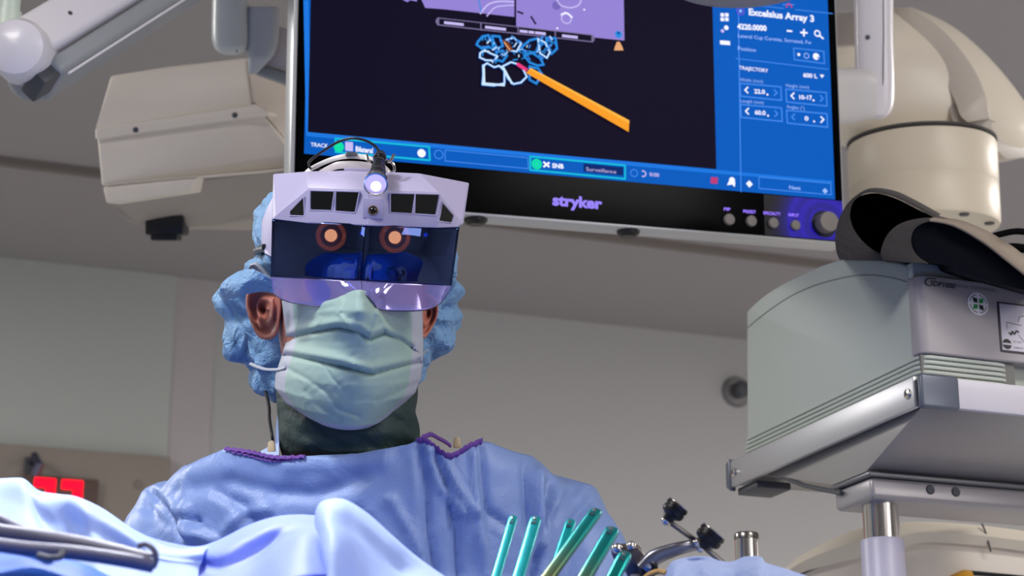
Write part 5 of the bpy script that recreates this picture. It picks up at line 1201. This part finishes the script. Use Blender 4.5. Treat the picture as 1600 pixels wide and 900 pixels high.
def instrument(x0, y0, x1, y1, d0, d1, w, m, lab):
    a = P(x0, y0, d0); b = P(x1, y1, d1); ax = (b - a).normalized(); Ln = (b - a).length + .05; r = w / 2 / FPX * d0
    F = axis_frame(a, ax, RT)
    t = empty('surgical_instrument', a + ax * Ln, lab, 'surgical instrument', 'teal instruments standing in a fan')
    rs = []
    for z, s, f in ((0, .45, .4), (.0015, .75, .5), (.004, .95, .6), (.008, 1, .62), (.016, 1.0, .62), (Ln * .4, .97, .6), (Ln, .95, .6)):
        rs.append([F @ Vector((r * s * math.copysign(abs(math.cos(q)) ** .6, math.cos(q)), r * s * f * math.copysign(abs(math.sin(q)) ** .6, math.sin(q)), z)) for q in [2 * PI * k / 28 for k in range(28)]])
    G().rings(rs).build('shaft', m, t, smooth=40)
    tow = F.to_3x3() @ Vector((0, 1, 0)); s = -1 if tow.dot(FW) > 0 else 1
    G().box(F, -r * .45, r * .45, s * r * .60 - .0006, s * r * .60 + .0006, .010, .0135).build('notch', mat('teal_dark', (4, 56, 66), .4), t)
    G().lathe(F @ Matrix.Translation((0, s * r * .6, .0065)) @ Matrix.Rotation(-s * PI / 2, 4, 'X'), [(0, -.0005), (r * .35, -.0005), (r * .3, .0008), (0, .001)], 14).build('pin', M_steel, t)
instrument(803, 806, 774, 905, 1.62, 1.55, 15, M_teal2, 'slim light teal instrument, leftmost of the fan')
instrument(838, 808, 809, 905, 1.60, 1.53, 19, M_teal2, 'light teal instrument second from the left of the fan')
instrument(893, 812, 862, 905, 1.66, 1.60, 17, M_teal2, 'short teal instrument partly behind the longest leaning one')
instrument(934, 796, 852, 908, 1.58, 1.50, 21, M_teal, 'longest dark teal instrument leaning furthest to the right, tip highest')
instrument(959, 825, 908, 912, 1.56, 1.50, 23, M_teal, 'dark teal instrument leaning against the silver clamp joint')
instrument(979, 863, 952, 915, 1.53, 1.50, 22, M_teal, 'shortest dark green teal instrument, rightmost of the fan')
# ================================================================== RETRACTOR ARM WITH KNOBS
def clamp():
    D = 1.66
    t = empty('table_retractor', P(1010, 905, D), 'steel clamp arm with two black knurled knobs, right of the teal instruments', 'surgical clamp')
    c = crom([(1006, 890, D), (1022, 872, D), (1045, 862, D), (1070, 855, D), (1095, 851, D + .01), (1112, 853, D + .02)], 24)
    G().tube([P(*p) for p in c], [lerp(.0085, .0040, i / 23) for i in range(24)], 16, flat=.7).build('curved_arm', mat('arm_steel', (128, 128, 138), .3, .9), t)
    G().slab([P(x, y, D + .005) for x, y in crom([(955, 862), (962, 853), (978, 852), (990, 850), (1002, 858), (1010, 874), (1022, 888), (1016, 905), (985, 905), (975, 890), (960, 876), (955, 862)], 30)[:-1]], FW * .014).build('joint_block', mat('joint_steel', (120, 110, 104), .32, .85), t, bevel=.002, bseg=3)
    q = P(1000, 900, D + .012); G().tube([q, Vector((q.x, q.y, 1.18))], .011, 16).build('mount_post', M_steel, t)
    for x, y, r in ((964, 857, .0045), (986, 853, .004), (975, 866, .0035)): G().sphere(P(x, y, D + .002), r, 10).build('joint_stud', M_chrome, t)
    G().lathe(axis_frame(P(1012, 887, D), -FW), [(0, 0), (.0082, 0), (.0082, .004), (.006, .006), (.0045, .006), (.004, .0035), (0, .0035)], 32).build('pivot_ring', mat('ring_dark', (60, 58, 60), .3, .8), t)
    G().lathe(axis_frame(P(1012, 887, D - .006), -FW), [(0, 0), (.0034, 0), (.003, .002), (0, .0024)], 8).build('pivot_bolt', M_chrome, t)
    G().tube([P(1042, 812, D + .01), P(1098, 853, D + .01), P(1128, 878, D + .01), P(1150, 896, D + .01)], .0024, 10).build('rod', mat('rod_steel', (120, 116, 116), .3, .9), t)
    G().sphere(P(1042, 813, D + .008), .0045, 12).build('rod_end', M_chrome, t)
    G().sphere(P(1090, 848, D), .0040, 12).build('rod_joint', M_chrome, t); G().sphere(P(1095, 857, D), .0036, 12).build('rod_joint', M_chrome, t)
    for x, y, r, n in ((1051, 801, .0098, 2), (1106, 843, .0115, 3)):
        ax = (RT * .62 + UP * .76 + FW * .06).normalized(); F = axis_frame(P(x, y, D), ax)
        kn = G().lathe(F, [(0, -.008), (r * .45, -.008), (r * .55, -.004), (r * .9, -.002), (r, .0), (r, .003), (r * .92, .0032), (r * .92, .0042), (r, .0044), (r, .007), (r * .9, .0078), (0, .008)], 40).build('knob', mat('knob_black', (12, 12, 18), .35, .2), t)
        G().lathe(F, [(r * .93, .0078), (r * .98, .0078), (r * .98, .0086), (r * .8, .009), (0, .009)], 40).build('knob_rim', M_steel, kn)
clamp()
# tan cord at the towel's edge
o = G().tube([P(*p) for p in crom([(1005, 906, 1.6), (1016, 897, 1.6), (1030, 893, 1.6), (1042, 896, 1.59)], 14)], .0022, 8).build('cord', mat('tan_cord', (190, 150, 90), .7))
tag(o, 'short tan cord at the bottom edge beside the towel', 'cord')
